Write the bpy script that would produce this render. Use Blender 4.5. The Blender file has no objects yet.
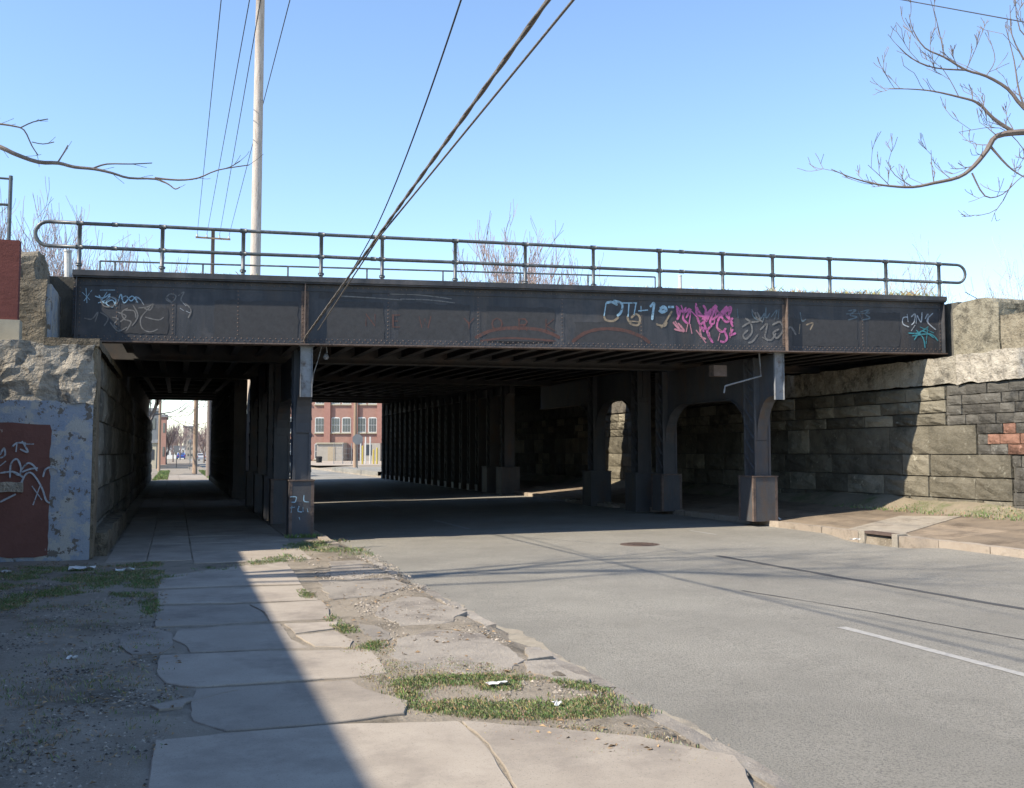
import bpy, math, random
from mathutils import Vector, Matrix, noise
R_ = random.Random(7)
sc = bpy.context.scene
C = sc.collection
rad = math.radians
# ------------------------------------------------------------------ camera
F = 1000.0; YAW = math.atan(337/1000*math.cos(math.atan(.068))); PIT = math.atan(.068)
EYE = Vector((0, 0, 1.65))
fw = Vector((math.sin(YAW)*math.cos(PIT), math.cos(YAW)*math.cos(PIT), math.sin(PIT)))
rt = Vector((math.cos(YAW), -math.sin(YAW), 0)); up = rt.cross(fw)
cd = bpy.data.cameras.new('camera'); cam = bpy.data.objects.new('camera', cd); C.objects.link(cam)
cam.location = EYE
cam.matrix_world = Matrix.Translation(EYE) @ Matrix((rt, up, -fw)).transposed().to_4x4()
cd.sensor_width = 36; cd.lens = 36*F/1024; cd.shift_y = -10/1024; cd.clip_end = 3000; cd.clip_start = .1
sc.camera = cam
# turning a measured direction into a real place on a known surface
def ray(px, py): return fw + rt*((px-512)/F) + up*((384-py)/F)
def onz(px, py, z=0.0):
    r = ray(px, py); t = (z-EYE.z)/r.z; return EYE + r*t
def onx(px, py, x):
    r = ray(px, py); return EYE + r*(x/r.x)
def atd(px, py, d): return EYE + ray(px, py)*d
GS = -.09; GY0 = 19.51                       # line of the street face of the near bridge
def gy(x): return GY0 + GS*x
GN = Vector((GS, -1, 0)).normalized()        # out of that face, towards the street
def ong(px, py, off=0.0):
    p0 = Vector((0, GY0, 0)) + GN*off; r = ray(px, py)
    return EYE + r*((p0-EYE).dot(GN)/r.dot(GN))
# ------------------------------------------------------------------ world and sun
L = Vector((1.03, .2, -1.0)).normalized()
w = bpy.data.worlds.new('World'); sc.world = w; w.use_nodes = True
nt = w.node_tree; bg = nt.nodes['Background']
sky = nt.nodes.new('ShaderNodeTexSky'); sky.sky_type = 'NISHITA'; sky.sun_disc = False
el = math.asin(-L.z); az = math.atan2(-L.x, -L.y)
sky.sun_elevation = el; sky.sun_rotation = az % (2*math.pi)
sky.air_density = 1.0; sky.dust_density = .05; sky.ozone_density = 3.0; sky.altitude = 100
nt.links.new(sky.outputs[0], bg.inputs[0]); bg.inputs[1].default_value = .135
sd = bpy.data.lights.new('sun', 'SUN'); sd.energy = 4.0; sd.angle = rad(.9); sd.color = (1, .90, .75)
so = bpy.data.objects.new('sun', sd); C.objects.link(so)
so.rotation_euler = L.to_track_quat('-Z', 'Y').to_euler()
sc.view_settings.view_transform = 'Standard'; sc.view_settings.look = 'None'
sc.view_settings.gamma = 1; sc.view_settings.exposure = 1.08
try: sc.cycles.max_bounces = 8; sc.cycles.diffuse_bounces = 5
except Exception: pass
# ------------------------------------------------------------------ materials
M = {}
def pm(name, c1, c2, scale=3., rough=.85, bump=.15, bscale=30., c3=None, s3=.8, lo3=.5, hi3=.65, tint=False,
       metal=0., stretch=None, spec=.3, detail=12, c4=None, s4=8., lo4=.6, hi4=.66, dist=.02):
    m = bpy.data.materials.new(name); m.use_nodes = True; n = m.node_tree; N = n.nodes; K = n.links
    b = N['Principled BSDF']; b.inputs['Roughness'].default_value = rough; b.inputs['Metallic'].default_value = metal
    b.inputs['Specular IOR Level'].default_value = spec
    tc = N.new('ShaderNodeTexCoord'); mp = N.new('ShaderNodeMapping')
    if stretch: mp.inputs['Scale'].default_value = stretch
    K.new(tc.outputs['Object'], mp.inputs[0])
    def nz(s, d=detail, src=None):
        t = N.new('ShaderNodeTexNoise'); t.inputs['Scale'].default_value = s; t.inputs['Detail'].default_value = d
        t.inputs['Roughness'].default_value = .72
        K.new(src or mp.outputs[0], t.inputs['Vector']); return t.outputs['Fac']
    def ramp(f, lo, hi):
        r = N.new('ShaderNodeMapRange'); r.inputs[1].default_value = lo; r.inputs[2].default_value = hi; K.new(f, r.inputs[0]); return r.outputs[0]
    def mix(f, a, bb, mode='MIX'):
        x = N.new('ShaderNodeMix'); x.data_type = 'RGBA'; x.blend_type = mode
        if isinstance(f, float): x.inputs[0].default_value = f
        else: K.new(f, x.inputs[0])
        for i, v in ((6, a), (7, bb)):
            if isinstance(v, tuple): x.inputs[i].default_value = (*v, 1)
            else: K.new(v, x.inputs[i])
        return x.outputs[2]
    col = mix(ramp(nz(scale), .35, .65), c1, c2)
    if c3: col = mix(ramp(nz(s3), lo3, hi3), col, c3)
    if c4: col = mix(ramp(nz(s4, 4, tc.outputs['Object']), lo4, hi4), col, c4)
    if tint:
        a = N.new('ShaderNodeVertexColor'); a.layer_name = 'tint'; col = mix(1.0, col, a.outputs[0], 'MULTIPLY')
    K.new(col, b.inputs['Base Color'])
    if bump:
        bp = N.new('ShaderNodeBump'); bp.inputs['Strength'].default_value = bump; bp.inputs['Distance'].default_value = dist
        K.new(nz(bscale, 4, tc.outputs['Object']), bp.inputs['Height']); K.new(bp.outputs[0], b.inputs['Normal'])
    M[name] = m; return m
pm('dirt', (.225,.19,.145), (.32,.275,.215), 1.4, bump=.9, bscale=40, c3=(.13,.11,.08), s3=.9, c4=(.40,.36,.30), s4=26, lo4=.6, hi4=.68, dist=.03)
pm('asphalt', (.225,.212,.182), (.285,.268,.23), .9, rough=.85, bump=.9, bscale=90, c3=(.33,.31,.265), s3=.3, lo3=.44, hi3=.62, c4=(.155,.147,.13), s4=62, lo4=.48, hi4=.62)
pm('tar', (.05,.05,.052), (.08,.08,.08), 8, bump=.3)
pm('road_paint', (.36,.35,.32), (.29,.28,.26), 14, c3=(.24,.235,.23), s3=12, lo3=.5, hi3=.62)
pm('concrete', (.31,.27,.225), (.38,.335,.28), 1.6, bump=.3, bscale=150, c3=(.23,.20,.17), s3=1.1, lo3=.48, hi3=.66, c4=(.17,.15,.13), s4=80, lo4=.56, hi4=.72, tint=True)
pm('old_concrete', (.25,.225,.195), (.34,.305,.26), 2.2, bump=.8, bscale=35, c3=(.17,.15,.13), s3=1.6, c4=(.40,.37,.33), s4=30, lo4=.6, hi4=.7, tint=True)
pm('kerb_stone', (.34,.28,.22), (.42,.36,.29), 3, bump=.6, bscale=30, c3=(.22,.18,.14), s3=3, tint=True)
pm('stone', (.155,.145,.125), (.225,.21,.185), 3.5, bump=.9, bscale=14, c3=(.085,.08,.07), s3=1.3, lo3=.5, hi3=.66, c4=(.34,.33,.30), s4=5, lo4=.6, hi4=.7, tint=True, dist=.04)
pm('mortar', (.14,.13,.11), (.08,.078,.07), 5, bump=.6)
pm('rough_concrete', (.34,.30,.24), (.46,.42,.35), 4, bump=1, bscale=9, c3=(.16,.145,.12), s3=3.2, lo3=.5, hi3=.62, dist=.07, tint=True)
pm('blue_paint', (.32,.34,.355), (.20,.255,.34), 2.5, bump=.6, bscale=30, c3=(.38,.37,.34), s3=3.2, lo3=.50, hi3=.56, c4=(.15,.13,.11), s4=5, lo4=.57, hi4=.60)
pm('brown_paint', (.13,.060,.048), (.155,.072,.058), 3, bump=.4, bscale=14, c4=(.30,.25,.22), s4=7, lo4=.70, hi4=.73)
pm('steel', (.030,.034,.041), (.050,.053,.060), 2.2, rough=.6, bump=.2, bscale=20, c3=(.060,.053,.050), s3=.9, lo3=.5, hi3=.68, stretch=(3,3,.3), c4=(.095,.09,.092), s4=1.1, lo4=.5, hi4=.8)
pm('under_steel', (.075,.074,.075), (.11,.105,.10), 2, rough=.7, bump=.2, c3=(.13,.10,.085), s3=1.5)
pm('column_steel', (.06,.064,.072), (.09,.088,.09), 3, rough=.6, bump=.3, c3=(.10,.075,.06), s3=2, stretch=(1,1,.4), lo3=.52, hi3=.66)
pm('rusty_edge', (.10,.072,.058), (.16,.12,.10), 9, rough=.8, bump=.3, c3=(.05,.045,.045), s3=4)
pm('grey_metal', (.17,.18,.19), (.25,.26,.27), 4, rough=.5, bump=.1, c3=(.10,.08,.07), s3=5)
pm('rail_paint', (.05,.058,.062), (.085,.095,.10), 4, rough=.4, bump=.1, spec=.5, c3=(.15,.15,.15), s3=5)
pm('timber', (.42,.36,.31), (.56,.50,.45), 3, bump=.4, bscale=20, stretch=(8,8,.6), c3=(.27,.22,.18), s3=4)
pm('brown_pole', (.24,.165,.11), (.32,.23,.16), 3, stretch=(8,8,.6))
pm('bark', (.13,.105,.09), (.20,.165,.145), 10, bump=.5)
pm('twig', (.24,.185,.17), (.33,.26,.245), 6, bump=0)
pm('weed', (.33,.27,.19), (.42,.35,.25), 6, bump=0)
pm('grass', (.09,.15,.045), (.16,.20,.08), 4, bump=0, tint=True)
pm('earth', (.17,.14,.10), (.25,.21,.15), 1.2, bump=.9, bscale=12, c3=(.10,.12,.05), s3=1.1)
pm('brick', (.27,.155,.125), (.32,.19,.155), 2, tint=True)
pm('dark_brick', (.11,.036,.03), (.15,.05,.042), 3, bump=.3, stretch=(1,1,4))
pm('cream', (.40,.36,.27), (.33,.30,.23), 3)
pm('pale_wall', (.32,.29,.25), (.38,.35,.30), 2)
pm('window_frame', (.55,.55,.53), (.62,.62,.60), 3, bump=0)
pm('white', (.60,.60,.58), (.50,.50,.48), 3, bump=.1)
pm('black', (.02,.02,.02), (.03,.03,.03), 3, bump=.1)
pm('cable', (.13,.115,.10), (.20,.175,.15), 30, rough=.7, bump=.5, bscale=60)
pm('wire', (.04,.04,.045), (.06,.06,.065), 3, bump=0)
pm('iron', (.09,.065,.055), (.13,.095,.08), 8, rough=.6, bump=.5, bscale=40)
pm('yellow', (.45,.36,.08), (.40,.31,.07), 3)
pm('car_paint', (.10,.12,.13), (.11,.13,.14), 3, rough=.25, bump=0, spec=.6)
pm('blue_car', (.05,.10,.32), (.05,.10,.30), 3, rough=.25, bump=0, spec=.6)
pm('silver_car', (.45,.46,.48), (.42,.43,.45), 3, rough=.25, bump=0, spec=.6)
pm('sheet_metal', (.13,.14,.15), (.16,.17,.18), 3, rough=.5, bump=0)
pm('red_light', (.5,.02,.02), (.45,.02,.02), 3, bump=0)
pm('tyre', (.02,.02,.02), (.025,.025,.025), 3, bump=0)
def glass(name, c, r=.08):
    m = pm(name, c, tuple(x*.8 for x in c), 2, rough=r, bump=0, spec=.8); return m
glass('glass', (.05,.06,.075))
for n_, c_ in (('spray_white', (.42,.46,.50)), ('spray_blue', (.33,.50,.62)), ('spray_pink', (.52,.14,.33)), ('spray_rose', (.50,.22,.27)),
               ('spray_tan', (.30,.24,.17)), ('spray_teal', (.06,.27,.32)), ('spray_grey', (.19,.185,.18)), ('spray_rust', (.11,.058,.050)),
               ('spray_dim', (.12,.16,.19)), ('spray_orange', (.52,.17,.10)), ('faded', (.052,.053,.057))):
    pm(n_, c_, tuple(x*.72 for x in c_), 9, rough=.8, bump=0, c3=(.05,.048,.05), s3=16, lo3=.5, hi3=.68)
# ------------------------------------------------------------------ mesh builder
class MB:
    def __init__(s): s.v = []; s.f = []; s.t = []
    def add(s, vs, fs, tint=(1,1,1)):
        k = len(s.v); s.v += [Vector(q) for q in vs]
        for f in fs: s.f.append([i+k for i in f]); s.t.append(tint)
    def box(s, a, b, tint=(1,1,1), jit=0):
        x0,y0,z0 = a; x1,y1,z1 = b
        vs = [(x0,y0,z0),(x1,y0,z0),(x1,y1,z0),(x0,y1,z0),(x0,y0,z1),(x1,y0,z1),(x1,y1,z1),(x0,y1,z1)]
        if jit: vs = [tuple(c+R_.uniform(-jit,jit) for c in q) for q in vs]
        s.add(vs, [(0,3,2,1),(4,5,6,7),(0,1,5,4),(1,2,6,5),(2,3,7,6),(3,0,4,7)], tint)
    def hexa(s, bot, top, tint=(1,1,1)):
        n = len(bot)
        s.add(list(bot)+list(top), [tuple(range(n))[::-1], tuple(range(n,2*n))]+[(i,(i+1)%n,n+(i+1)%n,n+i) for i in range(n)], tint)
    def bar(s, p, q, wd, ht, upv=Vector((0,0,1)), tint=(1,1,1)):
        p = Vector(p); q = Vector(q); d = (q-p).normalized(); sx = d.cross(upv)
        if sx.length < 1e-4: sx = Vector((1,0,0))
        sx.normalize(); u = sx.cross(d)
        o = [sx*(-wd/2)+u*(-ht/2), sx*(wd/2)+u*(-ht/2), sx*(wd/2)+u*(ht/2), sx*(-wd/2)+u*(ht/2)]
        s.hexa([p+k for k in o], [q+k for k in o], tint)
    def tube(s, pts, rs, n=8, cap=True):
        pts = [Vector(p) for p in pts]
        if not hasattr(rs, '__len__'): rs = [rs]*len(pts)
        base = len(s.v); prev = None
        for i, p in enumerate(pts):
            d = (pts[min(i+1,len(pts)-1)]-pts[max(i-1,0)])
            d = d.normalized() if d.length > 1e-9 else Vector((0,0,1))
            if prev is None:
                a = d.cross(Vector((0,0,1)))
                if a.length < .05: a = d.cross(Vector((0,1,0)))
            else: a = prev - d*prev.dot(d)
            a.normalize(); prev = a; b = d.cross(a)
            for k in range(n):
                t = 2*math.pi*k/n; s.v.append(p + (a*math.cos(t)+b*math.sin(t))*rs[i])
        for i in range(len(pts)-1):
            for k in range(n):
                s.f.append([base+i*n+k, base+i*n+(k+1)%n, base+(i+1)*n+(k+1)%n, base+(i+1)*n+k]); s.t.append((1,1,1))
        if cap:
            s.f.append([base+k for k in range(n)]); s.t.append((1,1,1))
            s.f.append([base+(len(pts)-1)*n+k for k in range(n)][::-1]); s.t.append((1,1,1))
    def disc(s, c, r, z0, z1, n=28, squash=1):
        bot = [(c[0]+r*math.cos(2*math.pi*i/n), c[1]+r*math.sin(2*math.pi*i/n)*squash, z0) for i in range(n)]
        s.hexa(bot, [(x,y,z1) for x,y,_ in bot])
    def prism(s, poly, axis, lo, hi, tint=(1,1,1)):
        # poly: list of (u, z), extruded along x ('x': u is y) or y ('y': u is x)
        if axis == 'x': s.hexa([(lo,u,z) for u,z in poly], [(hi,u,z) for u,z in poly], tint)
        else: s.hexa([(u,lo,z) for u,z in poly], [(u,hi,z) for u,z in poly], tint)
    def build(s, name, mat, parent=None, smooth=False, loc=None):
        if parent is not None:
            o0 = Vector((0,0,0)); p = parent
            while p is not None: o0 = o0 + p.location; p = p.parent
        else:
            if loc is None:
                xs = [q.x for q in s.v]; ys = [q.y for q in s.v]; zs = [q.z for q in s.v]
                loc = ((min(xs)+max(xs))/2, (min(ys)+max(ys))/2, min(zs))
            o0 = Vector(loc)
        me = bpy.data.meshes.new(name); me.from_pydata([q-o0 for q in s.v], [], s.f)
        if any(t != (1,1,1) for t in s.t) or 'tint' in [n.layer_name for n in M[mat].node_tree.nodes if n.type == 'VERTEX_COLOR']:
            ca = me.color_attributes.new('tint', 'FLOAT_COLOR', 'CORNER'); buf = []
            for p, t in zip(me.polygons, s.t): buf += [t[0],t[1],t[2],1.0]*p.loop_total
            ca.data.foreach_set('color', buf)
        me.materials.append(M[mat])
        if smooth: me.polygons.foreach_set('use_smooth', [True]*len(me.polygons))
        me.update()
        o = bpy.data.objects.new(name, me); C.objects.link(o)
        if parent is not None: o.parent = parent
        else: o.location = o0
        return o
def fixn(o):
    import bmesh
    b = bmesh.new(); b.from_mesh(o.data); bmesh.ops.recalc_face_normals(b, faces=b.faces); b.to_mesh(o.data); b.free()
def tag(o, label=None, cat=None, group=None, kind=None):
    if label: o['label'] = label
    if cat: o['category'] = cat
    if group: o['group'] = group
    if kind: o['kind'] = kind
    return o
def empty(name, loc, label, cat, group=None):
    o = bpy.data.objects.new(name, None); C.objects.link(o); o.location = loc; o.empty_display_size = .2
    return tag(o, label, cat, group)
def children(o): return [x for x in bpy.data.objects if x.parent == o]
def copy_tree(o, parent=None):
    kids = children(o); c = o.copy(); C.objects.link(c); c.parent = parent
    for k in kids: copy_tree(k, c)
    return c
def struct(o): o['kind'] = 'structure'; return o
def nz(x, y, z=0., s=1.): return noise.noise(Vector((x*s, y*s, z*s)))
def fnz(x, y, s=1.):
    return sum(noise.noise(Vector((x*s*k, y*s*k, 3.1)))/k for k in (1,2,4,8))
# ------------------------------------------------------------------ ground, road, pavements
LOT = 62.0
def gz(x, y):
    if x < 2.75: z = 0
    elif x < 3.2: z = -(x-2.75)/.45*.14
    elif x < 12.35: z = -.32
    elif x < 16.3: z = .12+(x-12.35)*.062
    else: z = .365
    return z
def axis(parts):
    out = []
    for a, b, st in parts:
        n = max(1, round((b-a)/st)); out += [a+(b-a)*i/n for i in range(n)]
    out.append(parts[-1][1]); return out
xs = axis([(-1200,-100,300),(-100,-8,12),(-8,3.3,.09),(3.3,12.3,3),(12.3,12.4,.1),(12.4,16.4,.8),(16.4,100,12),(100,1200,300)])
ys = axis([(-60,2.5,8),(2.5,17,.1),(17,24,.5),(24,66,4),(66,200,15),(200,2400,400)])
g = MB()
for y in ys:
    for x in xs:
        z = gz(x, y)
        if -8.1 < x < 3.3 and 2.4 < y < 24:
            z += fnz(x, y, .8)*.011 + nz(x, y, 9, 6)*.006
            if 2.6 < x < 3.3: z += nz(x, y, 5, 2.2)*.03
        g.v.append(Vector((x, y, z-.004 if x < 3.3 else z)))
W_ = len(xs)
for j in range(len(ys)-1):
    for i in range(W_-1):
        g.f.append([j*W_+i, j*W_+i+1, (j+1)*W_+i+1, (j+1)*W_+i]); g.t.append((1,1,1))
struct(g.build('ground', 'dirt', smooth=True, loc=(0,0,0)))
def rz(x): return -.10 + (x-3.0)/9.4*.13
r = MB(); ysr = axis([(-60,3,10),(3,24,.3),(24,66,2),(66,600,60)])
for j, y in enumerate(ysr):
    xl = 2.98 + (nz(0, y, 2, 1.3)*.07 if 2 < y < 24 else 0)
    if y > 17.2: xl -= min(1, (y-17.2)/2)*.28
    for x in (xl, 4.5, 6.2, 8, 10, 11.7, 12.1, 12.4): r.v.append(Vector((x, y, rz(x)-(.10*max(0,min(1,(x-11.7)/.5))*max(0,min(1,1.9-abs(y-15.5)*1.2)) if x > 11.8 else 0))))
    if j:
        for i in range(7): k = (j-1)*8+i; r.f.append([k, k+1, k+9, k+8]); r.t.append((1,1,1))
struct(r.build('road', 'asphalt', loc=(0,0,0)))
def road_strip(name, pts, wd, mat, lift=.004, jit=.0):
    m = MB(); P = [Vector((p[0], p[1], 0)) for p in pts]; Q = []
    for a, b in zip(P, P[1:]):
        n = max(1, int((b-a).length/.25)); Q += [a.lerp(b, i/n) for i in range(n)]
    Q.append(P[-1]); vs = []
    for i, p in enumerate(Q):
        d = (Q[min(i+1,len(Q)-1)]-Q[max(i-1,0)]).normalized(); s = Vector((d.y, -d.x, 0))
        ww = wd*(.5 + R_.uniform(-jit, jit)); p = p + s*R_.uniform(-jit, jit)*wd
        for q in (p-s*ww, p+s*ww): vs.append((q.x, q.y, rz(q.x)+lift))
    m.add(vs, [(2*i, 2*i+1, 2*i+3, 2*i+2) for i in range(len(Q)-1)]); return struct(m.build(name, mat))
for a, b in ((2.0,8.35),(21.5,24.5),(30,33),(39,42)): road_strip('lane_marking', [(6.22,a),(6.2,b)], .10, 'road_paint', jit=.06)
for a, b in ((40,43),(48,51),(56,59)): road_strip('lane_marking', [(8.6,a),(8.6,b)], .10, 'road_paint', jit=.06)
t0, t1 = onz(717,556,-.03), onz(1024,610,-.03)
road_strip('tar_seam', [(t0.x,t0.y),(t1.x-.1,t1.y+2.2),(t1.x,t1.y),(t1.x+.2,t1.y-4)], .11, 'tar', jit=.12)
q0, q1 = onz(742,590,-.04), onz(1024,640,-.04)
road_strip('tar_seam', [(q0.x,q0.y),((q0.x+q1.x)/2+.08,(q0.y+q1.y)/2),(q1.x,q1.y)], .028, 'tar', jit=.3)
road_strip('lane_marking', [(10.3,17.8),(10.3,18.9)], .07, 'road_paint', jit=.15)
# grit washed against the left edge and along the right gutter
pm('grit', (.27,.235,.18), (.34,.30,.235), 9, bump=.5, bscale=90, c3=(.20,.18,.15), s3=3)
def grit(xa, wf, y0, y1, sgn):
    m = MB(); y = y0; k = 0; ya = []
    while y < y1:
        w_ = max(.02, wf*(.6+nz(0,y,4,.7)*.9+nz(0,y,6,4)*.35)); 
        a, b = xa, xa+sgn*w_; m.v += [Vector((a,y,rz(a)+.005)), Vector((b,y,rz(b)+.004))]
        if k: q = 2*k; m.f.append([q-2,q-1,q+1,q]); m.t.append((1,1,1))
        k += 1; y += .12
    return struct(m.build('gutter_grit', 'grit'))
grit(2.95, .30, 3.2, 17.5, 1)
# kerbs
def kerb(name, x0, x1, y0, y1, zt, jit, mat='kerb_stone', lean=0.):
    m = MB(); y = y0
    while y < y1-.05:
        ln = min(R_.uniform(.9,1.6), y1-y); t = R_.uniform(.8,1.08)
        n = 5; st = []
        for i in range(n+1):
            yy = y+.008+(ln-.016)*i/n
            st.append([(x0+lean*(yy-20)+R_.uniform(-jit,jit), yy, zt+R_.uniform(-jit,jit*.3)), (x1+lean*(yy-20)+R_.uniform(-jit,jit), yy, zt+R_.uniform(-jit,jit*.3)),
                       (x1+lean*(yy-20), yy, -.4), (x0+lean*(yy-20), yy, -.4)])
        vs = sum(st, []); fs = []
        for i in range(n):
            for k in range(4): fs.append((i*4+k, i*4+(k+1)%4, (i+1)*4+(k+1)%4, (i+1)*4+k))
        fs += [(0,1,2,3), (n*4+3,n*4+2,n*4+1,n*4)]
        m.add(vs, fs, (t,t,t)); y += ln
    o = m.build(name, mat); fixn(o); return struct(o)
kerb('kerb', 12.34, 12.54, 2, 14.93, .155, .012)
kerb('kerb', 12.34, 12.54, 16.05, 62, .155, .012)
kerb('kerb', 2.88, 3.0, 4.2, 8.2, -.014, .018, 'old_concrete'); kerb('kerb', 2.88, 3.0, 9.4, 12.5, -.02, .02, 'old_concrete')
kerb('kerb', 2.86, 2.97, 13.6, 17.3, -.012, .02, 'old_concrete'); kerb('kerb', 2.62, 2.80, 18.0, 62, .035, .012)
kerb('broken_kerb_edge', 12.1, 12.33, 26.8, 30.5, .12, .03)
# right pavement
m = MB(); y = 2
while y < 62:
    ln = R_.uniform(1.5,2.2); t = R_.uniform(.72,.9)
    if 14.6 < y+ln/2 < 17.4: t = .85
    for a, b in ((12.55,14.0),(14.01,15.35)):
        tt = t*R_.uniform(.9,1.05) if a < 14 else t*.8
        m.hexa([(a,y+.01,0),(b,y+.01,0),(b,y+ln,0),(a,y+ln,0)],
               [(a,y+.01,.135+(a-12.55)*.085),(b,y+.01,.135+(b-12.55)*.085),(b,y+ln,.135+(b-12.55)*.085),(a,y+ln,.135+(a-12.55)*.085)], (tt*1.08,tt*.95,tt*.80))
    y += ln
struct(m.build('pavement', 'old_concrete'))
m = MB(); P = [Vector((max(q.x,12.56),q.y,q.z)) for q in (onz(px,py,.2) for px,py in ((812,527),(900,521),(962,524),(905,531),(880,534)))]
zz = lambda p: .139+(p.x-12.55)*.085+.006
m.hexa([(p.x,p.y,.12) for p in P], [(p.x,p.y,zz(p)) for p in P], (1.15,1.12,1.05)); o = m.build('pavement_patch', 'old_concrete'); fixn(o); struct(o)
# left pavement slabs (each outline a real slab on the ground)
slabs = [
 ([(161,577),(205,571),(250,565),(285,561),(294,572),(301,584),(230,586),(158,589)],1.02),
 ([(158,591),(230,588),(302,586),(318,600),(235,603),(158,604)],1.0),
 ([(157,607),(230,606),(247,605),(262,613),(268,622),(200,626),(155,627)],.86),
 ([(250,605),(321,601),(329,609),(330,619),(271,622),(265,612)],.95),
 ([(179,630),(280,624),(292,640),(310,648),(190,653),(184,645),(172,640)],.93),
 ([(284,624),(338,622),(334,629),(296,634)],1.0),
 ([(296,636),(336,632),(352,641),(350,648),(314,647)],1.02),
 ([(160,656),(250,652),(370,650),(380,660),(387,673),(360,677),(250,684),(195,688),(165,684),(156,672)],.98),
 ([(196,690),(350,681),(365,690),(408,702),(404,714),(330,724),(225,732),(192,722),(190,706)],.84),
 ([(150,706),(238,691),(186,703),(182,708),(160,710)],.8),
 ([(155,742),(225,735),(340,725),(458,722),(486,745),(520,800),(560,860),(140,860),(150,770)],1.0),
 ([(462,722),(560,730),(640,738),(735,757),(745,770),(790,860),(565,860),(524,800),(489,745)],.9),
 ([(122,634),(150,628),(172,633),(174,646),(160,654),(130,655),(119,646)],.78)]
m = MB()
def slab(P, t, z=.012, th=.10, jit=.012, m=None):
    Q = []
    for i, p in enumerate(P):
        q = P[(i+1)%len(P)]; n = max(1, int((q-p).length/.12))
        for k in range(n):
            c = p.lerp(q, k/n); d = (q-p).normalized(); s_ = Vector((d.y,-d.x,0))
            j = nz(c.x, c.y, 1, 5)*jit*1.6 + R_.uniform(-jit,jit)*.5
            Q.append(c+s_*j)
    tl = (R_.uniform(-.004,.004), R_.uniform(-.004,.004))
    c0 = sum(Q, Vector())/len(Q)
    zt = lambda p: z+(p.x-c0.x)*tl[0]+(p.y-c0.y)*tl[1]
    cc = [Vector((p.x,p.y,zt(p)-.006)) for p in Q]
    inn = [Vector((p.x+(c0.x-p.x)*.007, p.y+(c0.y-p.y)*.007, zt(p))) for p in Q]
    n = len(Q); vs = [Vector((p.x,p.y,z-th)) for p in Q]+cc+inn
    fs = [(i,(i+1)%n,n+(i+1)%n,n+i) for i in range(n)]+[(n+i,n+(i+1)%n,2*n+(i+1)%n,2*n+i) for i in range(n)]+[tuple(range(2*n,3*n))]
    m.add(vs, fs, (t,t*.99,t*.97))
for pts, t in slabs: slab([onz(px,py) for px,py in pts], t, .008+R_.uniform(-.002,.002), jit=.009, m=m)
# walk under the bridge
y = 15.75
sx_ = [(-.95,-.38),(-.36,.28),(.30,2.05)]
while y < 75:
    ln = R_.uniform(1.45,1.7)
    for a, b in sx_:
        if y < 15.9: y0 = y + (.45 if b < 1 else -.05)
        else: y0 = y
        slab([Vector((a,y0,0)),Vector((b,y0+.0,0)),Vector((b,y+ln-.02,0)),Vector((a,y+ln-.02,0))], R_.uniform(.85,1.0), .010, m=m, jit=.006)
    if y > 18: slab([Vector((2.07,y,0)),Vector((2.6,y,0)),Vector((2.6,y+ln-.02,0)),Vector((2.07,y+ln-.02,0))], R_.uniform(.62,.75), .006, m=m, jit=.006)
    y += ln
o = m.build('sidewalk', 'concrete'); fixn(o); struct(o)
# worn concrete remains between walk and road
m = MB()
verge = [([(330,562),(362,560),(372,566),(386,572),(352,580),(330,577)],.95), ([(318,580),(350,582),(390,575),(405,586),(380,596),(330,600)],.9),
 ([(380,604),(405,597),(425,598),(465,612),(455,622),(400,626),(376,615)],.95), ([(398,640),(440,630),(480,634),(512,648),(523,660),(512,670),(470,674),(408,670),(392,655)],1.0),
 ([(356,622),(380,628),(394,638),(385,648),(368,640)],.8), ([(525,662),(548,660),(590,682),(566,682),(528,672)],1.0),
 ([(524,650),(530,648),(552,656),(528,660)],.95)]
for pts, t in verge: slab([onz(px,py) for px,py in pts], t, .005, jit=.045, m=m)
o = m.build('worn_concrete', 'old_concrete'); fixn(o); struct(o)
# ------------------------------------------------------------------ ground cover
def inpoly(x, y, P):
    c = False; j = len(P)-1
    for i in range(len(P)):
        if (P[i].y > y) != (P[j].y > y) and x < (P[j].x-P[i].x)*(y-P[i].y)/(P[j].y-P[i].y)+P[i].x: c = not c
        j = i
    return c
def scatter(P, n, dens=None):
    x0 = min(p.x for p in P); x1 = max(p.x for p in P); y0 = min(p.y for p in P); y1 = max(p.y for p in P); k = 0; it = 0
    while k < n and it < n*40:
        it += 1; x = R_.uniform(x0,x1); y = R_.uniform(y0,y1)
        if inpoly(x, y, P) and (dens is None or fnz(x, y, dens)+.1 > R_.uniform(-.05,.55)): k += 1; yield x, y
def blades(m, x, y, z, h, wd=.008, tint=(1,1,1), n=3, lean=.6):
    for _ in range(n):
        a = R_.uniform(0,6.28); hh = h*R_.uniform(.5,1.2); dx, dy = math.cos(a), math.sin(a); l = R_.uniform(.2,lean)*hh
        bx, by = x+R_.uniform(-.05,.05), y+R_.uniform(-.05,.05)
        t = tuple(c*R_.uniform(.75,1.25) for c in tint)
        m.add([(bx-dy*wd,by+dx*wd,z-.01),(bx+dy*wd,by-dx*wd,z-.01),(bx+dx*l*.5+dy*wd*.7,by+dy*l*.5-dx*wd*.7,z+hh*.65),(bx+dx*l,by+dy*l,z+hh)],
              [(0,1,2),(0,2,3)], t)
m = MB(); GR = (1,1,1); DRY = (2.2,1.35,2.2)
def patch(pts, n, h, z=0., dry=.25, dens=1.1):
    P = [onz(px,py) for px,py in pts]
    for x, y in scatter(P, n, dens): blades(m, x, y, z, h*R_.uniform(.5,1.3), .0032, DRY if R_.random() < dry else GR, 4, 1.6)
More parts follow.
